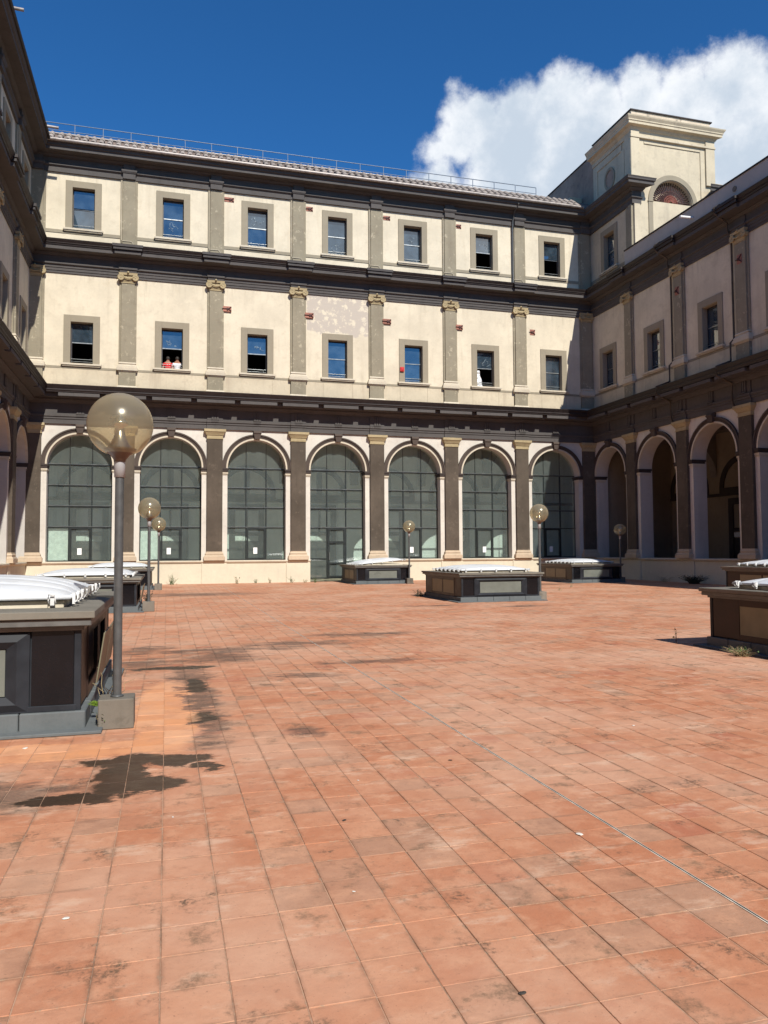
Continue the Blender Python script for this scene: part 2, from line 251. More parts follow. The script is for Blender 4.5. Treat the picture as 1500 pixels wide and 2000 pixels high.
# ------------------------------------------------------------------ mesh helpers
class MB:
    def __init__(s): s.v = []; s.f = []; s.sm = []
    def add(s, vs, fs, smooth=False):
        o = len(s.v); s.v += [tuple(x) for x in vs]; s.f += [tuple(i+o for i in q) for q in fs]; s.sm += [smooth]*len(fs); return s
    def box(s, x0, x1, y0, y1, z0, z1):
        return s.add([(x0, y0, z0), (x1, y0, z0), (x1, y1, z0), (x0, y1, z0), (x0, y0, z1), (x1, y0, z1), (x1, y1, z1), (x0, y1, z1)],
                     [(0, 3, 2, 1), (4, 5, 6, 7), (0, 1, 5, 4), (1, 2, 6, 5), (2, 3, 7, 6), (3, 0, 4, 7)])
    def quad(s, a, b, c, d): return s.add([a, b, c, d], [(0, 1, 2, 3)])
    def frus(s, z0, z1, h0, p0, h1, p1, cx=0, back=.05):   # block against a wall: half width h, proud p
        return s.add([(cx-h0, -p0, z0), (cx+h0, -p0, z0), (cx+h0, back, z0), (cx-h0, back, z0), (cx-h1, -p1, z1), (cx+h1, -p1, z1), (cx+h1, back, z1), (cx-h1, back, z1)],
                     [(0, 3, 2, 1), (4, 5, 6, 7), (0, 1, 5, 4), (1, 2, 6, 5), (2, 3, 7, 6), (3, 0, 4, 7)])
    def sweep(s, prof, x0, x1, m0=0, m1=0, caps=True):     # prof: [(proud, z)...] closed, m: mitre factor
        n = len(prof); vs = [(x0+m0*p, -p, z) for p, z in prof]+[(x1+m1*p, -p, z) for p, z in prof]
        fs = [(i, (i+1) % n, n+(i+1) % n, n+i) for i in range(n)]
        if caps: fs += [tuple(range(n))[::-1], tuple(range(n, 2*n))]
        return s.add(vs, fs)
    def ring(s, cx, cz, r0, r1, y0, y1, a0=0, a1=pi, n=28): # arch band in the xz plane
        for i in range(n):
            t0 = a0+(a1-a0)*i/n; t1 = a0+(a1-a0)*(i+1)/n; P = []
            for t in (t0, t1):
                for r in (r0, r1):
                    for y in (y0, y1): P.append((cx+r*cos(t), y, cz+r*sin(t)))
            s.add(P, [(0, 2, 6, 4), (1, 5, 7, 3), (0, 4, 5, 1), (2, 3, 7, 6)]+([(0, 1, 3, 2)] if i == 0 else [])+([(4, 6, 7, 5)] if i == n-1 else []))
        return s
    def tube(s, pts, r, n=8, smooth=True, cap=True):
        pts = [Vector(p) for p in pts]; R = r if isinstance(r, (list, tuple)) else [r]*len(pts); o = len(s.v); fs = []; vs = []
        for i, p in enumerate(pts):
            d = (pts[min(i+1, len(pts)-1)]-pts[max(i-1, 0)]).normalized(); a = Vector((0, 0, 1)) if abs(d.z) < .9 else Vector((1, 0, 0)); u = d.cross(a).normalized(); v = d.cross(u)
            for k in range(n): t = 2*pi*k/n; vs.append(p+(u*cos(t)+v*sin(t))*R[i])
        for i in range(len(pts)-1):
            for k in range(n): fs.append((i*n+k, i*n+(k+1) % n, (i+1)*n+(k+1) % n, (i+1)*n+k))
        s.add(vs, fs, smooth)
        if cap: s.add(vs[:n], [tuple(range(n))]); s.add(vs[-n:], [tuple(range(n))[::-1]])
        return s
    def lathe(s, prof, n=24, c=(0, 0), smooth=True):
        vs = [(c[0]+r*cos(2*pi*k/n), c[1]+r*sin(2*pi*k/n), z) for r, z in prof for k in range(n)]
        fs = [(i*n+k, i*n+(k+1) % n, (i+1)*n+(k+1) % n, (i+1)*n+k) for i in range(len(prof)-1) for k in range(n)]
        return s.add(vs, fs, smooth)
    def mesh(s, name, bev=0, fixn=True):
        me = bpy.data.meshes.new(name); me.from_pydata(s.v, [], s.f); me.polygons.foreach_set('use_smooth', s.sm)
        bm = bmesh.new(); bm.from_mesh(me)
        if fixn: bmesh.ops.recalc_face_normals(bm, faces=bm.faces)
        if bev: bmesh.ops.bevel(bm, geom=list(bm.edges), offset=bev, segments=1, affect='EDGES', profile=.5)
        bm.to_mesh(me); bm.free(); return me
def link(o, parent=None):
    COL.objects.link(o)
    if parent: o.parent = parent
    return o
def obj(name, mb, mat, parent=None, bev=0, loc=None, rot=None, **props):
    me = mb.mesh(name, bev) if isinstance(mb, MB) else mb
    if mat is not None and not me.materials: me.materials.append(M[mat] if isinstance(mat, str) else mat)
    o = link(bpy.data.objects.new(name, me), parent)
    if loc: o.location = loc
    if rot: o.rotation_euler = rot
    for k, v in props.items(): o[k] = v
    return o
def mk(name, mb, mat, bev=0):
    me = mb.mesh(name, bev); me.materials.append(M[mat]); return me
def thing(name, label, cat, loc=(0, 0, 0), rz=0, group=None):
    o = link(bpy.data.objects.new(name, None)); o.location = loc; o.rotation_euler = (0, 0, rz); o['label'] = label; o['category'] = cat; o.empty_display_size = .3
    if group: o['group'] = group
    return o

# ------------------------------------------------------------------ ground and terrace
XL, XR, YF = -6.5, 24.2, 40.0
obj('ground', MB().box(-1500, 1500, -1500, 1500, -9.2, -9), 'earth', kind='structure')
terrace = obj('terrace_floor', MB().box(XL-6, XR+6, -28, YF+6, -.5, -.0035), 'grout', kind='structure')
def tile_geo(x, y, gx0, gx1, gy0, gy1, h, tx, ty):
    b = .0015; x0, x1, y0, y1 = x+gx0, x+TP-gx1, y+gy0, y+TP-gy1
    zz = lambda X, Y: h+(X-x-TP/2)*tx+(Y-y-TP/2)*ty
    V = [(x0, y0, -.012), (x1, y0, -.012), (x1, y1, -.012), (x0, y1, -.012)]
    T = [(x0, y0), (x1, y0), (x1, y1), (x0, y1)]; V += [(X, Y, zz(X, Y)-b*1.2) for X, Y in T]
    V += [(X+(b if i in (0, 3) else -b), Y+(b if i in (0, 1) else -b), zz(X, Y)) for i, (X, Y) in enumerate(T)]
    F = [(0, 1, 5, 4), (1, 2, 6, 5), (2, 3, 7, 6), (3, 0, 4, 7), (4, 5, 9, 8), (5, 6, 10, 9), (6, 7, 11, 10), (7, 4, 8, 11), (8, 9, 10, 11)]
    return V, F
camd = Vector((sin(YAW), cos(YAW)))
cells = []
colgap = {i: (.0010+random.random()**6*.0055) for i in range(-40, 120)}
for i in range(-27, 97):
    for j in range(0, 160):
        x, y = TX0+i*TP, j*TP
        if x < XL-.1 or x+TP > XR+.1: continue
        cells.append((x, y, i, j))
def vis(x, y):
    cx, cyy = x+TP/2, y+TP/2; z = cx*camd.x+cyy*camd.y; l = cx*camd.y-cyy*camd.x
    return z > 2.2 and abs(l)/z < .52, z
near = sorted([(vis(c[0], c[1])[1], c) for c in cells if vis(c[0], c[1])[0]])[:300]
nearset = {(c[2], c[3]) for _, c in near}
bulk = MB()
variants = []
for q in range(6):
    V, F = tile_geo(-TP/2, -TP/2, .002, .002, .002, .002, 0, random.uniform(-.006, .006), random.uniform(-.006, .006)); mm = MB().add(V, F)
    variants.append(mk('tile', mm, 'tile'))
for x, y, i, j in cells:
    if (i, j) in nearset:
        o = link(bpy.data.objects.new('tile', random.choice(variants)), terrace)
        gx = colgap[i]; o.location = (x+TP/2+random.uniform(-.001, .001)+gx/3, y+TP/2+random.uniform(-.0012, .0012), random.uniform(-.0012, .0012)); o.scale = (1-gx/TP*.8, 1, 1)
    else:
        V, F = tile_geo(x, y, colgap[i]/2, colgap[i+1]/2, .002, .002, random.uniform(-.0015, .0015), random.uniform(-.008, .008), random.uniform(-.008, .008)); bulk.add(V, F)
def quickmesh(mb, name, mat):
    me = bpy.data.meshes.new(name); me.from_pydata(mb.v, [], mb.f); me.materials.append(M[mat]); return me
obj('paving_tiles', quickmesh(bulk, 'paving_tiles', 'tile'), None, terrace, kind='stuff')
obj('rear_paving', MB().box(XL, XR, -28, 0, -.006, 0), 'tile', terrace)
ej = obj('expansion_joint', MB().box(2.484, 2.489, .5, 39.5, -.006, .0025).box(2.499, 2.502, .5, 39.5, -.006, .002), 'alu', terrace)
obj('joint_gap', MB().box(2.490, 2.498, .5, 39.5, -.006, .0015), 'darkgap', ej)

# ------------------------------------------------------------------ facade kit (local: x along wall, -y outward)
BW = 4.29; HB = BW/2
R0, ZS, T = 1.5, 5.89, .75
# --- ground pilaster
gp_shaft = mk('pilaster', MB().frus(1.62, 7.36, .39, .15, .39, .15), 'brown', .006)
gp_base = mk('pilaster_base', MB().frus(1.172, 1.36, .53, .26, .53, .26).frus(1.362, 1.44, .51, .25, .47, .21).frus(1.442, 1.50, .44, .19, .44, .19).frus(1.502, 1.58, .46, .21, .42, .17).frus(1.58, 1.622, .405, .165, .405, .165), 'basestone', .006)
gp_cap = mk('capital', MB().frus(7.36, 7.40, .42, .18, .42, .18).frus(7.402, 7.55, .40, .16, .40, .16).frus(7.552, 7.60, .43, .19, .45, .21).frus(7.602, 7.72, .45, .21, .52, .28).frus(7.722, 7.855, .545, .30, .545, .30), 'ochre', .005)
# --- storey-two pilaster
up_back = mk('pilaster', MB().frus(11.05, 15.32, .415, .07, .415, .07), 'tanpil', .004)
up_shaft = mk('shaft', MB().frus(11.05, 15.04, .315, .145, .31, .14), 'tanpil', .006)
up_base = mk('pilaster_base', MB().frus(10.76, 10.86, .47, .22, .47, .22).frus(10.862, 10.92, .45, .2, .42, .17).frus(10.922, 10.97, .39, .16, .39, .16).frus(10.972, 11.05, .42, .19, .40, .17), 'trim', .006)
up_ped = mk('pedestal', MB().frus(9.86, 10.55, .40, .15, .40, .15), 'tanpil', .006)
up_pedcap = mk('pedestal_cap', MB().frus(10.552, 10.62, .42, .17, .47, .22).frus(10.622, 10.755, .50, .25, .51, .26), 'trim', .006)
up_pedfoot = mk('pedestal_foot', MB().frus(9.6, 9.78, .49, .24, .49, .24).frus(9.782, 9.865, .48, .23, .43, .18), 'trim', .006)
def ionic():
    b = MB().frus(15.04, 15.09, .34, .17, .34, .17).frus(15.092, 15.17, .33, .16, .36, .2).frus(15.43, 15.54, .43, .25, .45, .27)
    b.frus(15.18, 15.43, .33, .19, .33, .19)
    for s_ in (-1, 1):
        c = (s_*.345, 15.30)
        for r, t in ((.135, .035), (.085, .03)):
            for k in range(14):
                a0, a1 = 2*pi*k/14, 2*pi*(k+1)/14
                b.tube([(c[0]+r*cos(a0), -.25, c[1]+r*sin(a0)), (c[0]+r*cos(a1), -.25, c[1]+r*sin(a1))], t, 5, True, False)
        b.tube([(c[0], -.27, c[1]), (c[0], -.05, c[1])], .125, 12); b.tube([(c[0], -.29, c[1]), (c[0], -.2, c[1])], .035, 8)
    for k in range(9):      # festoon between the volutes
        x = -.24+.06*k; b.tube([(x, -.25, 15.24+.9*x*x*1.6), (x+.03, -.28, 15.25+.9*x*x*1.6), (x+.06, -.25, 15.24+.9*(x+.06)**2*1.6)], .03, 5)
    b.tube([(0, -.22, 15.50), (0, -.32, 15.53), (0, -.26, 15.58)], .05, 6); return b
up_cap = mk('ionic_capital', ionic(), 'ochre')
# --- storey-three pilaster
tp_back = mk('pilaster', MB().frus(16.70, 20.345, .41, .06, .41, .06), 'tanpil', .004)
tp_shaft = mk('shaft', MB().frus(16.90, 20.345, .30, .125, .30, .125).frus(16.70, 16.9, .33, .15, .33, .15), 'tanpil', .006)
tp_dark = mk('frieze_block', MB().frus(20.347, 20.62, .30, .235, .30, .235).frus(20.62, 20.70, .32, .26, .37, .31).frus(20.70, 20.78, .37, .31, .37, .31).frus(20.78, 21.07, .28, .23, .28, .23), 'dark', .005)
tp_cord = mk('conduit', MB().tube([(-.36, -.09, 20.3), (-.36, -.09, 17.25), (-.33, -.16, 17.18), (.12, -.15, 17.18), (.2, -.15, 17.08), (.2, -.15, 16.9)], .014, 5), 'trim')
# --- windows
def mesh_surround(z0, z1): return MB().box(-.84, -.52, -.05, .02, z0-.02, z1+.35).box(.52, .84, -.05, .02, z0-.02, z1+.35).box(-.52, .52, -.05, .02, z1+.02, z1+.35)
WZ2, WZ3 = (10.90, 12.92), (17.62, 19.66)
sur = {}
for z0, z1 in (WZ2, WZ3):
    h = z1-z0; mid = z0+h*.53
    sur[z0] = dict(
        surround=mk('surround', mesh_surround(z0, z1), 'surround', .005),
        sill=mk('sill', MB().box(-.93, .93, -.17, .3, z0-.13, z0-.04).box(-.88, .88, -.12, .0, z0-.19, z0-.132), 'trim', .006),
        frame=mk('frame', MB().box(-.52, -.47, .24, .32, z0-.03, z1).box(.47, .52, .24, .32, z0-.03, z1).box(-.47, .47, .24, .32, z1-.07, z1).box(-.47, .47, .24, .32, z0-.035, z0+.02), 'frame'),
        reveal=mk('reveal', MB().box(-.56, -.521, .01, .4, z0-.05, z1+.01).box(.521, .56, .01, .4, z0-.05, z1+.01).box(-.56, .56, .01, .4, z1+.01, z1+.05), 'surround'),
        sash=mk('meeting_rail', MB().box(-.47, .47, .245, .285, mid-.025, mid+.02), 'sash'),
        bar=mk('guard_bar', MB().tube([(-.5, .2, z0+.24), (.5, .2, z0+.24)], .014, 6).tube([(-.5, .2, z0+.12), (.5, .2, z0+.12)], .01, 6), 'sash'),
        up=mk('pane', MB().box(-.47, .47, .26, .27, mid+.02, z1-.07), 'skyglass'), lo=mk('pane', MB().box(-.47, .47, .28, .29, z0+.02, mid-.02), 'skyglass'),
        blind=mk('blind', MB().box(-.46, .46, .30, .31, mid+.10, z1-.09), 'curtain'), mid=mid)
# --- arches
arch_dark = mk('archivolt', MB().ring(0, ZS, 1.575, 1.715, -.07, .02).ring(0, ZS, 1.717, 1.785, -.12, .02).ring(0, ZS, 1.645, 1.66, -.095, -.05), 'archdark')
arch_rim = mk('arch_rim', MB().ring(0, ZS, 1.495, 1.573, -.085, .02), 'trim')
keyst = mk('keystone', MB().frus(7.42, 7.70, .13, .20, .19, .24).frus(7.702, 7.85, .2, .26, .2, .2).tube([(-.2, -.22, 7.74), (.2, -.22, 7.74)], .06, 8), 'archdark', 0)
impost = MB()
imp_dark = mk('impost', MB().box(-.255, .055, -.11, .70, 5.80, 5.888).box(-.255, .03, -.08, .66, 5.70, 5.80), 'impost', .005)
imp_lite = mk('impost_band', MB().box(-.255, .03, -.045, .6, 5.60, 5.698).box(-.255, .02, -.03, .6, 5.545, 5.565), 'trim', .004)
def triglyph_mb():
    b = MB()
    for x in (-.125, 0, .125): b.frus(8.39, 8.86, .045, .155, .045, .155, x)
    b.frus(8.33, 8.375, .2, .21, .2, .21); 
    for k in range(6): b.frus(8.215, 8.255, .018, .2, .018, .2, -.15+.06*k)
    b.frus(8.26, 8.295, .185, .2, .185, .2); return b
trig = mk('triglyph', triglyph_mb(), 'dark')
corona = mk('corona_block', MB().box(-.93, .93, -.885, -.60, 9.085, 9.24), 'dark', .004)
E1 = [(-.05, 7.862), (.10, 7.862), (.10, 8.10), (.135, 8.10), (.135, 8.20), (.18, 8.215), (.18, 8.31), (.10, 8.33), (.10, 8.86), (.17, 8.87), (.24, 8.95), (.36, 9.0), (.36, 9.08), (.66, 9.085), (.66, 9.24), (.66, 9.262), (-.05, 9.262)]
G1 = [(-.05, 9.265), (.90, 9.265), (.91, 9.31), (.95, 9.36), (.95, 9.40), (.90, 9.42), (.98, 9.56), (1.0, 9.60), (.96, 9.63), (-.05, 9.70)]
E2 = [(-.05, 15.312), (.055, 15.312), (.055, 15.42), (.085, 15.425), (.085, 15.56), (.115, 15.565), (.115, 15.68), (.20, 15.72), (.20, 15.79), (.09, 15.81), (.09, 16.13), (.16, 16.15), (.24, 16.24), (.24, 16.28), (.68, 16.285), (.68, 16.46), (-.05, 16.46)]
G2 = [(-.05, 16.463), (.72, 16.463), (.74, 16.53), (.78, 16.55), (.76, 16.58), (.83, 16.68), (.85, 16.73), (.81, 16.75), (-.05, 16.80)]
E3 = [(-.05, 20.35), (.10, 20.35), (.10, 20.60), (.19, 20.66), (.19, 20.72), (.10, 20.74), (.10, 21.04), (.2, 21.06), (.3, 21.14), (.3, 21.17), (.72, 21.175), (.72, 21.32), (.80, 21.36), (.80, 21.42), (.84, 21.5), (-.05, 21.52)]
brk1 = mk('entablature_break', MB().frus(7.863, 8.098, .42, .16, .42, .16).frus(8.102, 8.197, .42, .195, .42, .195).frus(8.201, 8.312, .42, .235, .42, .235).frus(8.332, 8.858, .40, .15, .40, .15), 'dark', .004)
brk2 = mk('entablature_break', MB().frus(15.314, 15.562, .40, .16, .40, .16).frus(15.567, 15.70, .40, .19, .42, .22).frus(15.702, 15.792, .44, .27, .44, .27).frus(15.812, 16.128, .36, .14, .36, .14), 'dark', .004)
brk3 = mk('cornice_break', MB().box(-.62, .62, -.80, -.6, 16.288, 16.455), 'dark', .004)
brk4 = mk('gutter_break', MB().box(-.68, .68, -.90, -.6, 16.466, 16.60).box(-.72, .72, -.95, -.6, 16.602, 16.735), 'gutter', .004)
PL = [(-.05, 1.04), (.07, 1.04), (.09, 1.07), (.12, 1.10), (.12, 1.15), (.10, 1.17), (-.05, 1.171)]
def grid_wall(b, x0, x1, z0, z1, holes, y=0, depth=.4):
    xs = sorted({x0, x1, *[h[0] for h in holes], *[h[1] for h in holes]}); zs = sorted({z0, z1, *[h[2] for h in holes], *[h[3] for h in holes]})
    for i in range(len(xs)-1):
        for j in range(len(zs)-1):
            cx, cz = (xs[i]+xs[i+1])/2, (zs[j]+zs[j+1])/2
            if any(h[0] < cx < h[1] and h[2] < cz < h[3] for h in holes): continue
            b.quad((xs[i], y, zs[j]), (xs[i+1], y, zs[j]), (xs[i+1], y, zs[j+1]), (xs[i], y, zs[j+1]))
            b.quad((xs[i], y+depth, zs[j]), (xs[i+1], y+depth, zs[j]), (xs[i+1], y+depth, zs[j+1]), (xs[i], y+depth, zs[j+1]))
def arcade(b, r, x0, x1, z0, z1, centers, nseg=28):
    "wall front and back go to b, jambs and soffits to r"
    centers = sorted(centers)
    edges = [x0]
    for c in centers: edges += [c-R0, c+R0]
    edges.append(x1)
    for i in range(0, len(edges), 2):
        a, e = edges[i], edges[i+1]
        if e-a > .001:
            for y in (0, T): b.quad((a, y, z0), (e, y, z0), (e, y, z1), (a, y, z1))
    for c in centers:
        X = [c-R0*cos(pi*k/nseg) for k in range(nseg+1)]; Z = [ZS+R0*sin(pi*k/nseg) for k in range(nseg+1)]
        for k in range(nseg):
            for y in (0, T): b.quad((X[k], y, Z[k]), (X[k+1], y, Z[k+1]), (X[k+1], y, z1), (X[k], y, z1))
            r.add([(X[k], 0, Z[k]), (X[k+1], 0, Z[k+1]), (X[k+1], T, Z[k+1]), (X[k], T, Z[k])], [(0, 1, 2, 3)])
        for s_ in (-1, 1): r.quad((c+s_*R0, 0, z0), (c+s_*R0, T, z0), (c+s_*R0, T, ZS), (c+s_*R0, 0, ZS))
# --- glazing of one far arch
def arch_window(parent, cx, door=False, seed=0):
    rnd = random.Random(seed); y = .5
    cols = [-R0-.02, -.51, .53, R0+.02]; rows = [1.19, 2.86, 3.89, 4.91, 5.94]
    fr = MB(); ab = .03
    for x in cols[1:3]: fr.box(x-ab, x+ab, y-.045, y+.045, (0.16 if door else 1.19), 5.9)
    for x in cols[1:3]:
        zt = ZS+sqrt((R0+.02)**2-x*x); fr.box(x-.012, x+.012, y-.02, y+.02, 5.975, zt)
    for z in rows[1:]: fr.box(-R0, R0, y-.05, y+.035, z-.028, z+.028)
    fr.box(-R0, R0, y-.04, y+.04, 1.172, 1.225) if not door else fr.box(-R0, R0, y-.04, y+.04, .15, .21)
    fr.box(-R0+.001, -R0+.04, y-.03, y+.03, .16 if door else 1.19, 5.9).box(R0-.04, R0-.001, y-.03, y+.03, .16 if door else 1.19, 5.9)
    for z in (4.91, 3.89, 2.86): fr.tube([(R0-.02, y-.07, z), (R0-.02, y+.0, z)], .035, 8)
    F = obj('arched_window', fr, 'glaz', parent, loc=(cx, 0, 0))
    for z in rows[1:]: obj('rail_sunlit_edge', MB().box(-R0+.001, R0-.001, y-.062, y-.04, z+.018, z+.034), 'sash', F)  # added pale strip: the sun catching each rail's top edge, put in as colour
    for i in range(3):
        x0, x1 = cols[i]+.025, cols[i+1]-.025
        for j in range(4):
            z0, z1 = rows[j]+.02, rows[j+1]-.02
            if door and j == 0: z0 = .2
            b = MB().box(x0-(x0+x1)/2, x1-(x0+x1)/2, -.004, .004, z0-(z0+z1)/2, z1-(z0+z1)/2)
            obj('pane', b, 'archglass', F, loc=((x0+x1)/2, y, (z0+z1)/2), rot=(radians(rnd.uniform(-.25, .25)), 0, radians(rnd.uniform(-.25, .25))))
        n = 10; pts = [(x0, 5.97), (x1, 5.97)]+[(x1+(x0-x1)*k/n, ZS+sqrt(max(.01, (R0+.02)**2-(x1+(x0-x1)*k/n)**2))) for k in range(n+1)]
        b = MB(); b.add([(p[0], y-.004, p[1]) for p in pts]+[(p[0], y+.004, p[1]) for p in pts], [tuple(range(len(pts))), tuple(range(2*len(pts)-1, len(pts)-1, -1))])
        obj('pane', b, 'archglass', F)
    if door:
        d = MB(); x0, x1 = -.46, .49
        d.box(x0, x0+.09, y-.07, y+.03, .2, 2.83).box(x1-.09, x1, y-.07, y+.03, .2, 2.83).box(x0, x1, y-.068, y+.028, 2.74, 2.832).box(x0, x1, y-.068, y+.028, 2.02, 2.14).box(x0, x1, y-.068, y+.028, .2, .3).box(x0, x1, y-.068, y+.028, .92, 1.0)
        obj('door_frame', d, 'glaz', F)
        obj('transom_bar', MB().box(-R0+.04, -.55, y-.05, y+.04, 1.18, 1.24), 'glaz', F)
        obj('door_handle', MB().tube([(-.40, y-.12, 1.15), (-.40, y-.12, 1.55)], .015, 6), 'sash', F)
    else:
        d = MB(); x0, x1 = -.46, .49
        d.box(x0, x0+.07, y-.07, y+.03, 1.23, 2.83).box(x1-.07, x1, y-.07, y+.03, 1.23, 2.83).box(x0, x1, y-.068, y+.028, 2.76, 2.832).box(x0, x1, y-.068, y+.028, 1.23, 1.29)
        obj('casement', d, 'glaz', F)
        px = rnd.choice([-.08, -.02, .02]); obj('notice_paper', MB().box(px-.10, px+.10, y-.008, y-.005, 1.50, 1.82), 'paper', F)
    return F
lun_ring = mk('lunette', MB().ring(0, 4.95, 1.38, 1.68, -.08, .02, n=20).box(-1.68, 1.68, -.08, .02, 4.67, 4.95).box(-.16, .16, -.06, .02, 4.95, 6.3), 'innerdark')
doorw = mk('doorway', MB().box(-1.0, -.68, -.1, .02, 0, 4.35).box(.68, 1.0, -.1, .02, 0, 4.35).box(-.68, .68, -.1, .02, 4.0, 4.35).box(-.68, .68, -.04, .02, 2.55, 2.75).box(-.06, .06, -.04, .02, 0, 4.0).box(-.68, .68, -.03, .02, 0, 2.2), 'innerdark')
doorlite = mk('door_panel', MB().box(-.66, .66, -.05, -.031, 2.25, 2.5), 'curtain')
transv = MB()
def transverse_arch():
    b = MB(); ya, yb = T+.01, 5.15; c = (ya+yb)/2; r = (yb-ya)/2; n = 18
    for k in range(n):
        a0, a1 = pi*k/n, pi*(k+1)/n; y0, z0_, y1, z1_ = c-r*cos(a0), 5.6+r*.92*sin(a0), c-r*cos(a1), 5.6+r*.92*sin(a1)
        b.quad((-.25, y0, z0_), (-.25, y1, z1_), (-.25, y1, 8.0), (-.25, y0, 8.0)); b.quad((.25, y0, z0_), (.25, y1, z1_), (.25, y1, 8.0), (.25, y0, 8.0)); b.quad((-.25, y0, z0_), (.25, y0, z0_), (.25, y1, z1_), (-.25, y1, z1_))
    return b
transv = mk('transverse_arch', transverse_arch(), 'ceiling')

def inst(name, me, parent, loc=(0, 0, 0), rot=None, scale=None, **props):
    o = link(bpy.data.objects.new(name, me), parent); o.location = loc
    if rot: o.rotation_euler = rot
    if scale: o.scale = scale
    for k, v in props.items(): o[k] = v
    return o
def ground_pilaster(P, x, dz=0):
    a = inst('pilaster', gp_shaft, P, (x, 0, dz)); inst('base', gp_base, a); inst('capital', gp_cap, a); return a
def mid_pilaster(P, x, dz=0):
    a = inst('pilaster', up_back, P, (x, 0, dz)); inst('shaft', up_shaft, a); inst('base', up_base, a); inst('pedestal', up_ped, a); inst('pedestal_cap', up_pedcap, a); inst('pedestal_foot', up_pedfoot, a); inst('ionic_capital', up_cap, a); return a
def top_pilaster(P, x, dz=0, cord=True):
    a = inst('pilaster', tp_back, P, (x, 0, dz)); inst('shaft', tp_shaft, a)
    inst('frieze_block', tp_dark, a)
    if cord: inst('conduit', tp_cord, a)
    return a
def window(P, x, wz, state='both', seed=0):
    s = sur[wz[0]]; rnd = random.Random(seed); w_ = inst('window', s['frame'], P, (x, 0, 0))
    inst('surround', s['surround'], w_); inst('sill', s['sill'], w_); inst('reveal', s['reveal'], w_); inst('guard_bar', s['bar'], w_); inst('meeting_rail', s['sash'], w_)
    inst('pane', s['up'], w_, rot=(radians(rnd.uniform(-.2, .2)), 0, radians(rnd.uniform(-.6, .6))))
    if state != 'open': inst('pane', s['lo'], w_, rot=(0, 0, radians(rnd.uniform(-.6, .6))))
    if rnd.random() < .45 or state == 'blind': inst('blind', s['blind'], w_)
    if seed % 3 != 1:
        b = MB(); zb = s['mid']-.75 if (state != 'open' and seed % 2) else s['mid']+.12
        for q in range(5):
            p = Vector((rnd.uniform(-.35, .2), .252 if zb > s['mid'] else .272, zb+rnd.uniform(0, .45))); pts = [p.copy()]
            for r in range(6): p = p+Vector((rnd.uniform(-.03, .09), 0, rnd.uniform(-.08, .08))); pts.append(p.copy())
            b.tube(pts, .005, 3, False, False)
        obj('scrawl', b, 'scrawl', w_)
    return w_
def loggia(P, x0, x1, centers, pils, ends=True, mat='interior'):
    b = MB().quad((x0, 5.2, 0), (x1, 5.2, 0), (x1, 5.2, 8.1), (x0, 5.2, 8.1))
    obj('loggia_back_wall', b, mat, P)
    obj('loggia_ceiling', MB().box(x0, x1, T, 5.2, 8.0, 8.1), 'ceiling', P)
    obj('string_course', MB().box(x0, x1, 5.08, 5.21, 4.50, 4.66), 'innerdark', P)
    for c in centers:
        inst('lunette', lun_ring, P, (c, 5.2, 0)); d = inst('doorway', doorw, P, (c, 5.2, 0)); inst('door_panel', doorlite, d)
    for p_ in pils: inst('transverse_arch', transv, P, (p_, 0, 0))
    if ends:
        for xx in (x0-.1, x1): obj('end_wall', MB().box(xx, xx+.1, T, 5.3, 0, 8.1), 'interior', P)
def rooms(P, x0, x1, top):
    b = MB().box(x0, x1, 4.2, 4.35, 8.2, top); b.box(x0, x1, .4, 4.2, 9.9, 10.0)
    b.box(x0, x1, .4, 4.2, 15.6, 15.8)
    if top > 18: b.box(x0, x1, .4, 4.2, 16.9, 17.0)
    b.box(x0-.1, x0-.001, .4, 4.3, 8.2, top).box(x1+.001, x1+.1, .4, 4.3, 8.2, top); obj('inner_rooms', b, 'room', P)

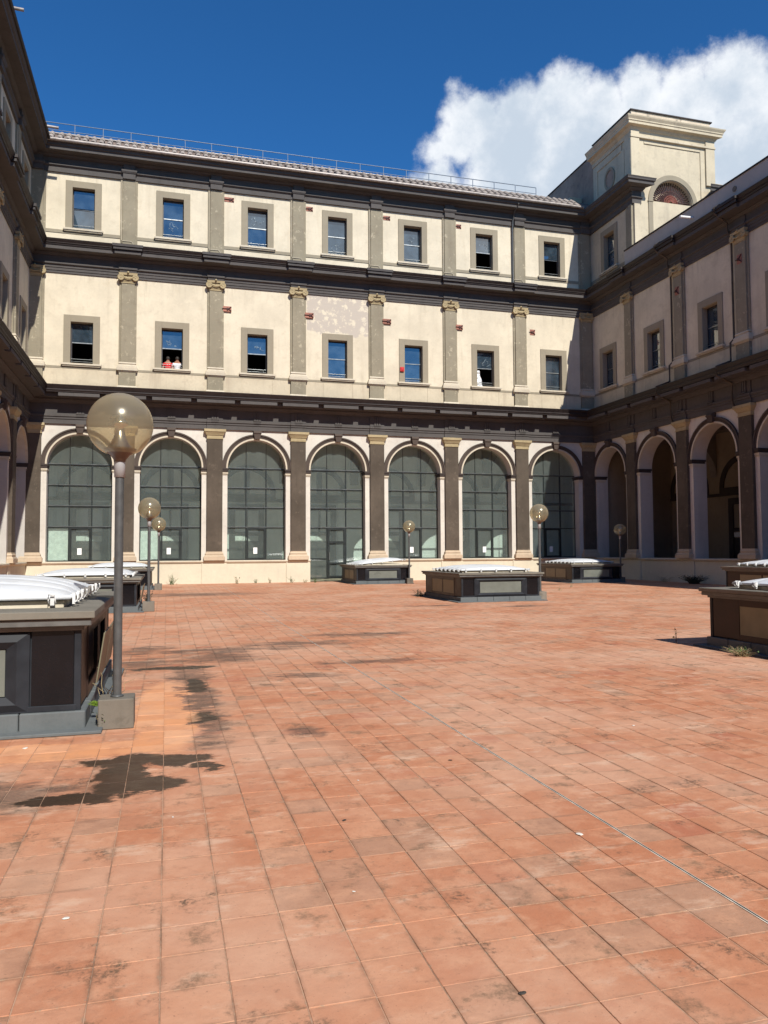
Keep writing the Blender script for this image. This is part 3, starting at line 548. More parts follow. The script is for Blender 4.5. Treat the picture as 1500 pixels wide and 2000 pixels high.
def wing(name, label, loc, rz, x0, x1, m0, m1, dx0, dx1, centers, pils, corner, storeys, glazed=False, doors=()):
    """x0..x1 full run, dx0..dx1 detailed run (arches, windows)"""
    P = thing(name, label, 'building', loc, rz)
    # ground-floor wall
    b, r = MB(), MB(); arcade(b, r, dx0, dx1, 1.17 if not doors else 1.17, 7.87, centers)
    if x0 < dx0: b.quad((x0, 0, 0), (dx0, 0, 0), (dx0, 0, 7.87), (x0, 0, 7.87))
    if x1 > dx1: b.quad((dx1, 0, 0), (x1, 0, 0), (x1, 0, 7.87), (dx1, 0, 7.87))
    obj('arcade_wall', b, 'pale', P); obj('arch_reveal', r, 'jamb', P)
    # plinth
    cuts = []
    for d in doors: cuts += [d-R0, d+R0]
    e = [dx0]+cuts+[dx1]; bp, bm_ = MB(), MB()
    for i in range(0, len(e), 2):
        bp.box(e[i], e[i+1], -.03, T, 0, 1.04); bm_.sweep(PL, e[i], e[i+1], m0 if i == 0 else 0, m1 if i == len(e)-2 else 0); bm_.box(e[i], e[i+1], 0.01, T, 1.06, 1.168)
    pl = obj('plinth', bp, 'plinth', P); obj('plinth_moulding', bm_, 'trim', pl)
    for p_ in pils: obj('plinth_pier', MB().box(p_-.62, p_+.62, -.075, -.031, 0, 1.038), 'plinth', P)
    # arches
    for c in centers:
        a = inst('archivolt', arch_dark, P, (c, 0, 0)); inst('arch_rim', arch_rim, a); inst('keystone', keyst, a)
        for s_, xx in ((1, c-R0), (-1, c+R0)):
            q = inst('impost', imp_dark, P, (xx, 0, 0), scale=(s_, 1, 1)); inst('impost_band', imp_lite, q)
    for p_ in pils: ground_pilaster(P, p_)
    for p_ in corner: ground_pilaster(P, p_, .004)
    # entablature 1
    en = obj('entablature', MB().sweep(E1, x0, x1, m0, m1), 'dark', P); obj('gutter_cornice', MB().sweep(G1, x0, x1, m0, m1), 'gutter', en)
    for p_ in pils: inst('entablature_break', brk1, P, (p_, 0, 0))
    for p_ in pils: inst('triglyph', trig, P, (p_, -.05, 0)); inst('corona_block', corona, P, (p_, 0, 0))
    for c in centers: inst('triglyph', trig, P, (c, 0, 0)); inst('corona_block', corona, P, (c, 0, 0))
    # storey 2
    b = MB(); grid_wall(b, x0, x1, 9.64, 15.36, [(c-.521, c+.521, WZ2[0]-.05, WZ2[1]+.01) for c in centers]); obj('upper_wall', b, 'cream', P)
    for i, c in enumerate(centers):
        a0, a1 = c-HB+.42, c+HB-.42
        for q0, q1 in ((a0, c-.80), (c-.79, c+.79), (c+.80, a1)): obj('dado_panel', MB().box(q0, q1, -.022, .01, 9.66, 10.60), 'dado', P)
        obj('string_course', MB().box(a0, a1, -.035, .01, 10.61, 10.72), 'surround', P)
    for p_ in pils: mid_pilaster(P, p_)
    for p_ in corner: mid_pilaster(P, p_, .004)
    en = obj('entablature', MB().sweep(E2, x0, x1, m0, m1), 'dark', P); obj('gutter_cornice', MB().sweep(G2, x0, x1, m0, m1), 'gutter', en)
    for p_ in pils: inst('entablature_break', brk2, P, (p_, 0, 0)); inst('cornice_break', brk3, P, (p_, 0, 0)); inst('gutter_break', brk4, P, (p_, 0, 0))
    if storeys == 3:
        b = MB(); grid_wall(b, x0, x1, 16.75, 20.37, [(c-.521, c+.521, WZ3[0]-.05, WZ3[1]+.01) for c in centers]); obj('attic_wall', b, 'cream', P)
        for c in centers: obj('string_course', MB().box(c-HB+.41, c+HB-.41, -.03, .01, 17.33, 17.49), 'surround', P)
        for p_ in pils: top_pilaster(P, p_)
        for p_ in corner: top_pilaster(P, p_, .004, False)
        en = obj('entablature', MB().sweep(E3, x0, x1, m0, m1), 'dark', P)
    return P

# ------------------------------------------------------------------ far wing
PX = [2.33+BW*k for k in range(-1, 5)]; CX = [PX[0]-HB+BW*k for k in range(7)]
far = wing('palace_wing', 'three-storey sunlit cream facade across the far end with seven glazed arches', (0, YF, 0), 0, XL, XR, 1, -1, XL, XR, CX, PX, [PX[0]-BW, PX[-1]+BW], 3, True, doors=(CX[3],))
for i, c in enumerate(CX): arch_window(far, c, i == 3, i)
loggia(far, XL-5, XR+5, CX, PX, mat='farinterior')
rooms(far, XL, XR, 21.4)
obj('loggia_floor', MB().box(XL, XR, T+.01, 5.19, .001, .03), 'dado', far)
st3 = ['both', 'both', 'both', 'both', 'both', 'open', 'open']; st2 = ['open', 'open', 'open', 'both', 'both', 'open', 'both']
for i, c in enumerate(CX): window(far, c, WZ3, st3[i], i*3+2); window(far, c, WZ2, st2[i], i*5+4)
# light curtain in the two left arches
for i in (0, 1): obj('curtain', MB().box(CX[i]-1.45, CX[i]-.56, .62, .64, 1.25, 2.8), 'curtain', far)
# torn white plastic in an open window
b = MB(); rnd = random.Random(5); zs_ = [10.95+.1*k for k in range(10)]
for k in range(9):
    a = .33-.02*k; b.quad((-.45, .31+.03*sin(k*2.1), zs_[k]), (-.45+a*1.2, .29+.05*sin(k*1.3), zs_[k]), (-.45+(a-.02)*1.2, .29+.05*sin(k*1.3+1.3), zs_[k+1]), (-.45, .31+.03*sin(k*2.1+2.1), zs_[k+1]))
obj('plastic_sheet', b, 'plastic', far, loc=(CX[5], 0, 0))
# exposed brick patches with iron wall anchors
def anchor(P, x0, x1, z0, z1, y=-.02, big=False):
    w_ = x1-x0; h = z1-z0; a = obj('brick_patch', MB().box(x0, x1, y, .03, z0, z1), 'brick', P)
    zc = (z0+z1)/2
    obj('iron_anchor', MB().tube([(x0-.05, y-.02, zc), (x1-.16, y-.03, zc)], .02, 5).tube([(x1-.16, y-.03, zc), (x1-.01, y-.02, z1-.03)], .022, 5).tube([(x1-.16, y-.03, zc), (x1-.01, y-.02, z0+.03)], .022, 5).box(x1-.24, x1-.16, y-.05, y, zc-.06, zc+.05), 'iron', a)
for x0, x1 in ((2.75, 3.24), (7.06, 7.42), (11.36, 11.75), (15.66, 15.95)): anchor(far, x0, x1, 19.86, 20.1)
for x0, x1 in ((2.70, 3.13), (6.98, 7.44), (11.27, 11.75), (15.55, 15.96)): anchor(far, x0, x1, 14.03, 14.30, y=-.155 if x0 > 99 else -.09)
anchor(far, 20.15, 20.47, 14.06, 14.38)
obj('alarm_box', MB().box(12.25, 12.47, -.14, -.03, 11.44, 11.68).box(12.3, 12.42, -.17, -.13, 11.5, 11.62), 'red', far, .01)
obj('drain_pipe', MB().tube([(19.15, -.86, 21.35), (19.1, -.4, 21.1), (19.08, -.22, 20.6), (19.08, -.14, 20.2), (19.08, -.12, 16.9)], .045, 8), 'pole', far)
# eaves: gutter, tiles, coping, railing
obj('eaves_gutter', MB().tube([(XL+.8, -.92, 21.56), (8, -.92, 21.565), (XR-.95, -.92, 21.57)], .085, 10), 'zincpipe', far)
rs = MB(); rs.add([(XL, -.86, 21.53), (XR, -.86, 21.53), (XR, .30, 22.44), (XL, .30, 22.44), (XL, 5.3, 22.42), (XR, 5.3, 22.42), (XL, 5.3, 21.4), (XR, 5.3, 21.4)], [(0, 1, 2, 3), (3, 2, 5, 4), (4, 5, 7, 6)])
roof = obj('roof', rs, 'roofdark', far)
tl = MB(); n = 6
for k in range(n):
    a0, a1 = pi*k/n, pi*(k+1)/n
    for r0_, r1_ in (((.135, .11)),):
        tl.quad((.135*cos(a0), 0, .12*sin(a0)), (.135*cos(a1), 0, .12*sin(a1)), (.11*cos(a1), .62, .10*sin(a1)), (.11*cos(a0), .62, .10*sin(a0)))
        tl.quad((.115*cos(a0), 0.001, .10*sin(a0)), (.115*cos(a1), 0.001, .10*sin(a1)), (.135*cos(a1), 0, .12*sin(a1)), (.135*cos(a0), 0, .12*sin(a0)))
tlm = mk('roof_tile', tl, 'rooftile'); sa = math.atan2(.91, 1.16)
nt_ = 76
for i in range(nt_):
    x = XL+.55+(XR-XL-1.4)*i/nt_
    for j in range(2): inst('roof_tile', tlm, roof, (x+random.uniform(-.015, .015), -.93+.56*j*cos(sa), 21.57+.56*j*sin(sa)+.02*j), (sa, random.uniform(-.03, .03), random.uniform(-.02, .02)))
obj('coping', MB().tube([(XL+.3, .22, 22.44), (XR-2.8, .22, 22.46)], .05, 6), 'zincpipe', roof)
rl = obj('railing', MB().tube([(-6.0, .7, 23.22), (21.05, .7, 23.22)], .022, 6).tube([(-6.0, .7, 22.85), (21.05, .7, 22.85)], .018, 6).tube([(-6.0, .7, 23.22), (-6.0, 2.2, 23.22)], .022, 6).tube([(-6.0, .7, 22.85), (-6.0, 2.2, 22.85)], .018, 6), 'rail', far)
pm = mk('railing_post', MB().tube([(0, 0, 22.40), (0, 0, 23.22)], .022, 6), 'rail')
for k in range(21): inst('railing_post', pm, rl, (-6.0+1.3525*k, .7, 0))
# ------------------------------------------------------------------ side wings
P0 = 36.15
LP = [P0-BW*k for k in range(5)]; LC = [P0+HB]+[p_-HB for p_ in LP]
left = wing('palace_wing', 'three-storey wing in raking light, cut by the left edge of the picture', (XL, 0, 0), radians(90), -24, 40, 0, -1, LC[-1]-HB, 40, LC, LP, [40.34], 3)
loggia(left, LC[-1]-HB, 40-.05, LC, LP); rooms(left, -24, 39.9, 21.4)
for i, c in enumerate(LC): window(left, c, WZ3, 'open' if i % 2 else 'both', i*3+2); window(left, c, WZ2, 'open', i*5+3)
obj('roof', MB().box(-24, 40, -.8, 5.3, 21.53, 21.7), 'roofdark', left)
obj('eaves_gutter', MB().tube([(-24, -.88, 21.56), (39.1, -.88, 21.56)], .075, 8), 'gutter', left)
sp = MB().tube([(0, -.2, 21.70), (0, -1.32, 21.66)], .065, 10)
spm = mk('drain_spout', sp, 'zincpipe')
inst('drain_spout', spm, left, (30.2, .1, .12)); inst('drain_spout', spm, left, (38.2, -.1, 0))
RP = [-(P0-BW*k) for k in range(6)]; RC = [-(P0+HB)]+[p_+HB for p_ in RP]
right = wing('palace_wing', 'lower two-storey wing in shade on the right with open arches and grey parapet', (XR, 0, 0), radians(-90), -40, 24, 1, 0, -40, RC[-1]+HB, RC, RP, [-40.34], 2)
loggia(right, -39.95, RC[-1]+HB, RC, RP); rooms(right, -39.9, 24, 17.0)
for i, c in enumerate(RC): window(right, c, WZ2, 'both', i*5+6)
pp = obj('parapet', MB().box(-35.55, 24, -.62, -.30, 16.76, 17.62), 'greyparapet', right)
obj('parapet_coping', MB().box(-35.55, 24, -.67, -.27, 17.622, 17.68), 'gutter', pp)
obj('roof', MB().box(-35.5, 24, -.3, 5.3, 16.80, 17.1), 'roofdark', right)
inst('drain_spout', mk('drain_spout', MB().tube([(0, -.3, 0), (0, -1.30, -.03)], .065, 10), 'clip'), right, (-30.0, 0, 17.12))
obj('parapet_hole', MB().tube([(-27.2, -.59, 17.2), (-27.2, -.66, 17.2)], .12, 10), 'slab', right)
for p_ in RP[1:4]: anchor(right, p_-.17, p_+.12, 14.1, 14.5, y=-.16)
for p_ in (RP[1], RP[2]):
    x = p_-.55
    obj('downpipe', MB().tube([(x, -.66, 16.9), (x, -.98, 16.7), (x, -.95, 16.45), (x, -.3, 16.1), (x, -.28, 15.75), (x, -.1, 15.3), (x, -.1, 10.9), (x, -.3, 10.7), (x, -.3, 9.9), (x, -1.08, 9.6), (x, -1.05, 9.2), (x, -.3, 8.9), (x, -.28, 8.1), (x, -.16, 7.8)], .045, 8), 'brown', right)
# rear wing behind the camera: only its reflection shows in the arcade glass
rw = thing('palace_wing', 'plain rear range closing the terrace behind the viewer', 'building', (0, -24, 0), pi)
b, r = MB(), MB(); cs = [-(PX[0]-HB+BW*k) for k in range(7)][::-1]; arcade(b, r, -XR, -XL, 1.17, 7.87, cs); obj('arcade_wall', b, 'pale', rw); obj('arch_reveal', r, 'jamb', rw)
obj('plinth', MB().box(-XR, -XL, -.03, T, 0, 1.17), 'plinth', rw); b = MB(); grid_wall(b, -XR, -XL, 9.6, 17.0, [(c-.52, c+.52, 10.9, 12.9) for c in cs]); obj('upper_wall', b, 'cream', rw)
obj('entablature', MB().sweep(E1, -XR, -XL), 'dark', rw); obj('inner_rooms', MB().box(-XR, -XL, 5, 5.2, 0, 17).box(-XR, -XL, .4, 5, 16.8, 17.2).box(-XR, -XL, .4, 5, 8.1, 8.3), 'room', rw)

# ------------------------------------------------------------------ corner tower
tw = thing('corner_tower', 'weathered cream tower with fan-shaped lunette grille rising at the far right corner', 'tower', (XR, 0, 0), radians(-90))
ta, tb = -40.0, -35.6     # local x run of the courtyard face
b = MB(); tc = -37.95; grid_wall(b, ta, tb, 16.75, 20.37, [(tc-.521, tc+.521, WZ3[0]-.05, WZ3[1]+.01)]); obj('attic_wall', b, 'towercream', tw)
window(tw, tc, WZ3, 'both', 5)
obj('inner_rooms', MB().box(ta, tb-.3, 4.2, 4.35, 16.8, 21).box(ta, tb-.3, .4, 4.2, 16.82, 17), 'room', tw)
obj('string_course', MB().box(ta, tb-.42, -.03, .01, 17.33, 17.49), 'surround', tw)
obj('corner_pilaster', MB().box(tb-.62, tb-.30, -.06, .02, 16.7, 20.345).box(tb-.30, tb+.0, -.12, .02, 16.7, 20.345), 'tanpil', tw, .006)
obj('entablature', MB().sweep(E3, ta, tb, 1, 1), 'dark', tw)
# everything on the south front: child frame rotated to face -Y, built directly in tower-local coordinates
class FrontMB(MB):
    def add(s, vs, fs, smooth=False):   # front-local (x east, -y outward) -> tower-local
        return MB.add(s, [(-(35.6+v[1]), v[0]-XR, v[2]) for v in vs], fs, smooth)
f_ = FrontMB(); FX0, FX1 = XR, 29.35; LX, LZ, LR = 26.73, 20.66, 1.27
# wall with half-round opening
nseg = 24
f_.quad((FX0, 0, 16.8), (LX-LR, 0, 16.8), (LX-LR, 0, 25.0), (FX0, 0, 25.0)); f_.quad((LX+LR, 0, 16.8), (FX1, 0, 16.8), (FX1, 0, 25.0), (LX+LR, 0, 25.0)); f_.quad((LX-LR, 0, 16.8), (LX+LR, 0, 16.8), (LX+LR, 0, LZ), (LX-LR, 0, LZ))
for k in range(nseg):
    a0, a1 = pi-pi*k/nseg, pi-pi*(k+1)/nseg; xa, za, xb, zb = LX+LR*cos(a0), LZ+LR*sin(a0), LX+LR*cos(a1), LZ+LR*sin(a1)
    f_.quad((xa, 0, za), (xb, 0, zb), (xb, 0, 25.0), (xa, 0, 25.0)); f_.quad((xa, 0, za), (xb, 0, zb), (xb, .45, zb), (xa, .45, za))
f_.quad((LX-LR, 0, LZ), (LX+LR, 0, LZ), (LX+LR, .45, LZ), (LX-LR, .45, LZ))
f_.box(FX1-.02, FX1, .01, 5, 16.8, 25.0)
obj('front_wall', f_, 'towercream', tw)
f_ = FrontMB(); f_.ring(LX, LZ, LR+.03, LR+.30, -.05, .02).box(LX-LR-.30, LX-LR-.03, -.05, .02, 17, LZ).box(LX+LR+.03, LX+LR+.30, -.05, .02, 17, LZ).box(LX-LR-.33, LX-LR-.0, -.08, .02, LZ-.06, LZ); obj('lunette_surround', f_, 'surround', tw)
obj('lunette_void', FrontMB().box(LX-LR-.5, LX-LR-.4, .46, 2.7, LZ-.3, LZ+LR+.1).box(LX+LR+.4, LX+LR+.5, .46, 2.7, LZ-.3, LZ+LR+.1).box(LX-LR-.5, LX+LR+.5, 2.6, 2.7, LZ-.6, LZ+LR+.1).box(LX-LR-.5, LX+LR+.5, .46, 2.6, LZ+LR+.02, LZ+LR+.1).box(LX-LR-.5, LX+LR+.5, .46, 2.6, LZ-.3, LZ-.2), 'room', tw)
f_ = FrontMB()
for k in range(26):
    a = pi*(k+.5)/26; f_.tube([(LX+.38*cos(a), .22, LZ+.38*sin(a)+.05), (LX+LR*cos(a), .22, LZ+LR*sin(a))], .028, 5)
for rr in (.78,): f_.ring(LX, LZ, rr, rr+.03, .2, .24)
gr_ = obj('fan_grille', f_, 'iron', tw)
f_ = FrontMB()
for rr in (.40, .30, .18): f_.ring(LX, LZ+.10, rr, rr+.035, .17, .21, -.25, pi+.25)
for k in range(14):
    a = pi*(k+.5)/14; f_.tube([(LX+.1*cos(a), .18, LZ+.1+.1*sin(a)), (LX+.42*cos(a+.2), .18, LZ+.1+.42*sin(a+.2))], .02, 5)
obj('grille_rosette', f_, 'redgrille', gr_)
# front panel mouldings, pilasters and right bracket
f_ = FrontMB(); f_.box(24.95, 28.55, -.05, .01, 23.80, 24.1).box(24.62, 24.93, -.05, .01, 16.8, 24.1).box(28.56, 28.85, -.05, .01, 16.8, 24.1)
f_.box(FX0-.12, 24.60, -.14, .01, 21.9, 24.62).box(28.87, FX1+.1, -.14, .01, 21.9, 24.62).box(24.22, 24.58, -.12, .01, 16.8, 20.35)
f_.box(FX0-.16, FX1+.14, -.18, .01, 24.02, 24.14)
obj('front_pilaster', f_, 'towercream', tw, .006)
def frontsweep(prof, x0, x1, m0, m1):
    f = FrontMB(); f.sweep(prof, x0, x1, m0, m1); return f
obj('entablature_return', frontsweep(E3, FX0, 24.60, -1, .65), 'dark', tw)
obj('bracket', frontsweep([(p_, z+.15) for p_, z in E3], 29.20, FX1+.05, -.75, .4), 'dark', tw)
C4 = [(-.05, 24.20), (.06, 24.20), (.08, 24.42), (.14, 24.46), (.22, 24.58), (.42, 24.62), (.42, 24.74), (.46, 24.78), (.46, 24.84), (.54, 24.96), (.56, 25.02), (-.05, 25.06)]
obj('top_cornice', frontsweep(C4, FX0, FX1, -1, 1), 'towercream', tw)
b = MB(); b.box(-39.5, tb, 0, .3, 21.5, 25.05); w4 = obj('upper_wall', b, 'towercream', tw)
obj('top_cornice', MB().sweep(C4, -39.5, tb, 0, 1), 'towercream', tw)
f = MB(); f.box(-39.3, tb-.9, -.05, -.001, 23.75, 24.15).box(-39.3, -39.0, -.05, -.001, 21.55, 23.75).box(tb-.95, tb-.66, -.05, -.001, 21.55, 23.75).box(tb-.55, tb-.28, -.10, -.001, 21.55, 24.2).box(tb-.26, tb+.12, -.14, -.001, 21.55, 24.2)
obj('panel_moulding', f, 'towercream', tw, .006)
nb = MB(); ncx, ncz = -37.75, 22.75
for k in range(28):
    a0, a1 = 2*pi*k/28, 2*pi*(k+1)/28
    for (ra, rb, y0, y1) in ((.40, .52, -.05, -.06),):
        nb.quad((ncx+ra*cos(a0), y0, ncz+ra*1.25*sin(a0)), (ncx+ra*cos(a1), y0, ncz+ra*1.25*sin(a1)), (ncx+rb*cos(a1), y1, ncz+rb*1.25*sin(a1)), (ncx+rb*cos(a0), y1, ncz+rb*1.25*sin(a0)))
        nb.quad((ncx+rb*cos(a0), y1, ncz+rb*1.25*sin(a0)), (ncx+rb*cos(a1), y1, ncz+rb*1.25*sin(a1)), (ncx+rb*cos(a1), 0, ncz+rb*1.25*sin(a1)), (ncx+rb*cos(a0), 0, ncz+rb*1.25*sin(a0)))
        nb.quad((ncx+ra*cos(a0), y0, ncz+ra*1.25*sin(a0)), (ncx+ra*cos(a1), y0, ncz+ra*1.25*sin(a1)), (ncx+ra*cos(a1), 0, ncz+ra*1.25*sin(a1)), (ncx+ra*cos(a0), 0, ncz+ra*1.25*sin(a0)))
obj('oval_frame', nb, 'surround', tw)
obj('oval_recess', MB().add([(ncx+.40*cos(2*pi*k/28), -.004, ncz+.5*sin(2*pi*k/28)) for k in range(28)], [tuple(range(28))]), 'roughwall', tw)
obj('parapet', MB().box(-39.5, tb-.02, .03, 5.1, 25.062, 25.60), 'towertop', tw)
obj('parapet_coping', MB().box(-39.55, tb+.06, -.05, 5.2, 25.602, 25.66), 'gutter', tw)
obj('rear_wall', MB().box(-47, -39.52, .25, 5.1, 21.5, 25.3), 'roughwall', tw)
obj('rear_coping', MB().box(-47, -39.56, .2, 5.15, 25.302, 25.37), 'gutter', tw)
obj('back_wall', MB().box(-39.48, tb-.48, .31, 5.1, 21.0, 25.0), 'towertop', tw)
obj('stack', MB().box(-41.6, -41.2, -.6, .2, 22.3, 23.2), 'towercream', tw)
obj('side_terrace', MB().box(-37.6, -36.2, 5.12, 8, 21.8, 22.5), 'towertop', tw)

# ------------------------------------------------------------------ skylights
BWX, BLY = 2.65, 3.4
def dome_mesh(w_, l_, h):
    b = MB(); nx, ny = 36, 72; V = []
    for j in range(ny+1):
        for i in range(nx+1):
            u, v = i/nx*2-1, j/ny*2-1
            prof = (max(0, 1-abs(u)**2.6))**.62*(max(0, 1-abs(v)**2.6))**.62
            rib = abs(sin(pi*(j/ny)*6))**.4
            z = h*prof*(.84+.16*rib)+.02+.03*(abs(u)**3)*(rib-.6)*(1-abs(u)**9)
            V.append((u*w_/2, v*l_/2, z))
    F = [(j*(nx+1)+i, j*(nx+1)+i+1, (j+1)*(nx+1)+i+1, (j+1)*(nx+1)+i) for j in range(ny) for i in range(nx)]
    b.add(V, F, True)
    b.tube([(-w_/2, -l_/2, .015), (w_/2, -l_/2, .015), (w_/2, l_/2, .015), (-w_/2, l_/2, .015), (-w_/2, -l_/2, .015)], .022, 6)
    return b
W2, L2 = BWX/2, BLY/2
K = {}
def sym(parts, mat, bev=.004):
    b = MB()
    for p_ in parts: b.box(*p_)
    return b
clipm = mk('clip', MB().box(-.018, .018, -.015, .012, -.05, .05).tube([(-.03, -.015, -.03), (-.03, -.05, .0), (-.03, -.045, .045), (.03, -.045, .045), (.03, -.05, .0), (.03, -.015, -.03)], .008, 5), 'clip')
curbm = {n_: mk('curb_block', MB().box(-n_/2+.004, n_/2-.004, -.05, .05, 0, .17), 'slate', .008) for n_ in (.5, .55)}
domem = mk('dome', dome_mesh(BWX-.30, BLY-.75, .17), 'dome')
def frame_ring(w_, h_, z0):     # bevelled picture-frame in the xz plane, -y outward
    b = MB(); L = [(w_, h_, -.015), (w_-.10, h_-.07, -.055), (w_-.19, h_-.13, -.01)]
    for (a, c, y0), (a2, c2, y1) in zip(L, L[1:]):
        q0 = [(-a, y0, z0-c), (a, y0, z0-c), (a, y0, z0+c), (-a, y0, z0+c)]; q1 = [(-a2, y1, z0-c2), (a2, y1, z0-c2), (a2, y1, z0+c2), (-a2, y1, z0+c2)]
        b.add(q0+q1, [(i, (i+1) % 4, 4+(i+1) % 4, 4+i) for i in range(4)])
    b.add([(x, y, z) for y in (-.015, .02) for x, z in ((-w_, z0-h_), (w_, z0-h_), (w_, z0+h_), (-w_, z0+h_))], [(i, (i+1) % 4, 4+(i+1) % 4, 4+i) for i in range(4)]); return b
zb0, zb1 = .17, .84
bodym = mk('body', MB().box(-W2+.04, W2-.04, -L2+.04, L2-.04, .1, .86), 'blackpanel')
postm = mk('corner_post', MB().box(-.03, .03, -.03, .03, zb0, zb1+.02), 'blackpanel', .004)
endframe = mk('front_frame', frame_ring(.90, .325, .50), 'blackpanel'); endpane = mk('front_pane', MB().box(-.70, .70, .0, .012, .31, .69), 'lightpane')
endglass = mk('glass_panel', MB().box(-.175, .175, 0, .012, zb0+.02, zb1), 'boxglass')
endback = mk('panel_backing', MB().box(-.2, .2, .025, .035, zb0, zb1), 'blackpanel')
rail_e = mk('bottom_rail', MB().box(-W2+.03, W2-.03, -.02, .02, zb0, zb0+.05), 'blackpanel', .004)
sidebrown = mk('side_panel', MB().box(-.30, .30, -.012, .012, zb0+.02, zb1), 'brownpanel', .003)
sideframe = mk('side_frame', MB().box(-1.09, -1.03, -.02, .02, zb0, zb1).box(1.03, 1.09, -.02, .02, zb0, zb1).box(-.03, .03, -.021, .02, zb0+.08, zb1-.08).box(-1.03, 1.03, -.02, .02, zb1-.11, zb1).box(-1.03, 1.03, -.02, .02, zb0, zb0+.1), 'brownpanel', .003)
sidepane = mk('side_pane', MB().box(-.49, .49, -.006, .006, zb0+.10, zb1-.11), 'tanpane')
mould = mk('slab_moulding', MB().box(-W2-.03, W2+.03, -L2-.03, L2+.03, .835, .873).box(-W2-.095, W2+.095, -L2-.095, L2+.095, .875, .934), 'slabface', .006)
slabm = mk('slab', MB().box(-W2-.125, W2+.125, -L2-.125, L2+.125, .938, 1.0), 'slab', .006)
upm = mk('upstand', MB().box(-W2+.20, W2-.20, -L2+.42, L2-.42, .95, 1.06), 'upstand', .005)
apr = mk('apron', MB().box(-W2-.20, W2+.20, -L2-.20, L2+.20, .002, .03), 'slate', .006)
def skylight(x0, y0, hs, label, ls=1, tilt=0, loose=False, sk=0):
    t = thing('skylight', label, 'skylight', (x0+W2, y0+L2*ls, 0), 0, 'skylight housings standing on the terrace'); t.scale = (1, ls, hs)
    inst('body', bodym, t); inst('apron', apr, t)
    for sx in (-1, 1):
        for sy in (-1, 1): inst('corner_post', postm, t, (sx*(W2-.025), sy*(L2-.025), 0))
    for s_, rz in ((-1, 0), (1, pi)):
        F = inst('front_frame', endframe, t, (0, s_*(L2-.01), 0), (0, 0, rz)); inst('front_pane', endpane, F); inst('bottom_rail', rail_e, F)
        for q in (-1, 1): inst('glass_panel', endglass, t, (q*(W2-.235), s_*(L2-.01), 0), (0, 0, rz)); inst('panel_backing', endback, t, (q*(W2-.235), s_*(L2-.01), 0), (0, 0, rz))
        for q in range(5): inst('curb_block', curbm[.55], t, (-1.1+.55*q, s_*(W2*0+L2+.0), 0), (0, 0, rz))
    for s_, rz in ((-1, -pi/2), (1, pi/2)):
        F = inst('side_frame', sideframe, t, (s_*(W2-.012), 0, 0), (0, 0, rz))
        for q in (-1, 1):
            inst('side_pane', sidepane, F, (q*.53, -.008, 0), (radians(-7*q-9) if (loose and s_ == (1 if x0 < 0 else -1)) else 0, 0, 0) if not loose else None)
            inst('side_panel', sidebrown, t, (s_*(W2-.012), q*(L2-.37), 0), (0, 0, rz))
        for q in range(7): inst('curb_block', curbm[.5], t, (s_*(W2+.0), -1.5+.5*q, 0), (0, 0, rz), scale=(.98, 1, 1.004))
    inst('slab_moulding', mould, t); inst('slab', slabm, t); inst('upstand', upm, t)
    d = inst('dome', domem, t, (0, 0, 1.075), rot=(0, tilt, 0) if tilt else None)
    if tilt: d.location = (.05, 0, 1.15)
    w_, l_ = BWX-.30, BLY-.75
    for k in range(5):
        for s_, rz in ((-1, 0), (1, pi)): inst('clip', clipm, d, (-w_/2+.14+k*(w_-.28)/4, s_*(l_/2+.03), .0), (0, 0, rz))
    for k in range(7):
        for s_, rz in ((-1, -pi/2), (1, pi/2)): inst('clip', clipm, d, (s_*(w_/2+.03), -l_/2+.14+k*(l_-.28)/6, .0), (0, 0, rz))
    if loose:
        for o in t.children:
            if o.name.startswith('side_frame') and o.location.x > 0:
                for c in o.children: c.rotation_euler = (radians(9), 0, radians(0)); c.location.z = .02; c.location.y = -.05
    return t
skylight(-3.39, 7.50, 1.08, 'nearest skylight housing on the left, its loose side panes hanging out, beside the tallest-looking lamp', 1, loose=True)
skylight(-3.42, 21.75, .92, 'second skylight housing in the left row, behind the nearest lamp post', 1, loose=True)
skylight(-3.3, 34.6, .92, 'farthest skylight housing of the left row, against the plinth of the far wall', 1)
skylight(8.65, 7.42, .965, 'near right skylight housing in shade, cut by the right picture edge, casting a pointed shadow', 1, loose=True)
skylight(8.80, 22.35, .90, 'middle skylight housing standing alone in the centre of the terrace with a closed white dome', 1)
skylight(8.85, 36.2, .92, 'skylight housing in front of the glass door with its white dome tilted ajar', .95, tilt=radians(-5.5))
skylight(18.95, 33.5, .92, 'skylight housing by the right end of the far wall with lamp post beside it', 1)
skylight(18.92, 19.4, 1.0, 'skylight housing at the right picture edge, seen just behind the near right one', 1)

# ------------------------------------------------------------------ lamp posts
block = mk('base_block', MB().box(-.155, .155, -.15, .15, 0, .27), 'concrete', .008)
polem = mk('pole', MB().lathe([(.04, .25), (.04, 2.33)], 20), 'pole'); slv = mk('sleeve', MB().lathe([(.0, 2.30), (.05, 2.305), (.05, 2.45), (.045, 2.47)], 24), 'sleeve')
cupm = mk('lamp_cup', MB().lathe([(.048, 2.44), (.055, 2.47), (.085, 2.51), (.125, 2.545), (.148, 2.555), (.150, 2.572), (.138, 2.578), (.0, 2.576)], 32), 'cup')
gl = MB(); RG = .300; zc = 2.80; a0 = math.asin(.135/RG)
gl.lathe([(RG*sin(a0+(pi-a0)*(1-k/26)), zc-RG*cos(a0+(pi-a0)*(1-k/26))) for k in range(27)], 48); globem = mk('globe', gl, 'globe')
refm = mk('reflector', MB().lathe([(.12, 2.58), (.09, 2.62), (.06, 2.68), (.04, 2.74), (.035, 2.78), (.075, 2.80), (.07, 2.83), (.03, 2.87), (.0, 2.93)], 28), 'reflector')
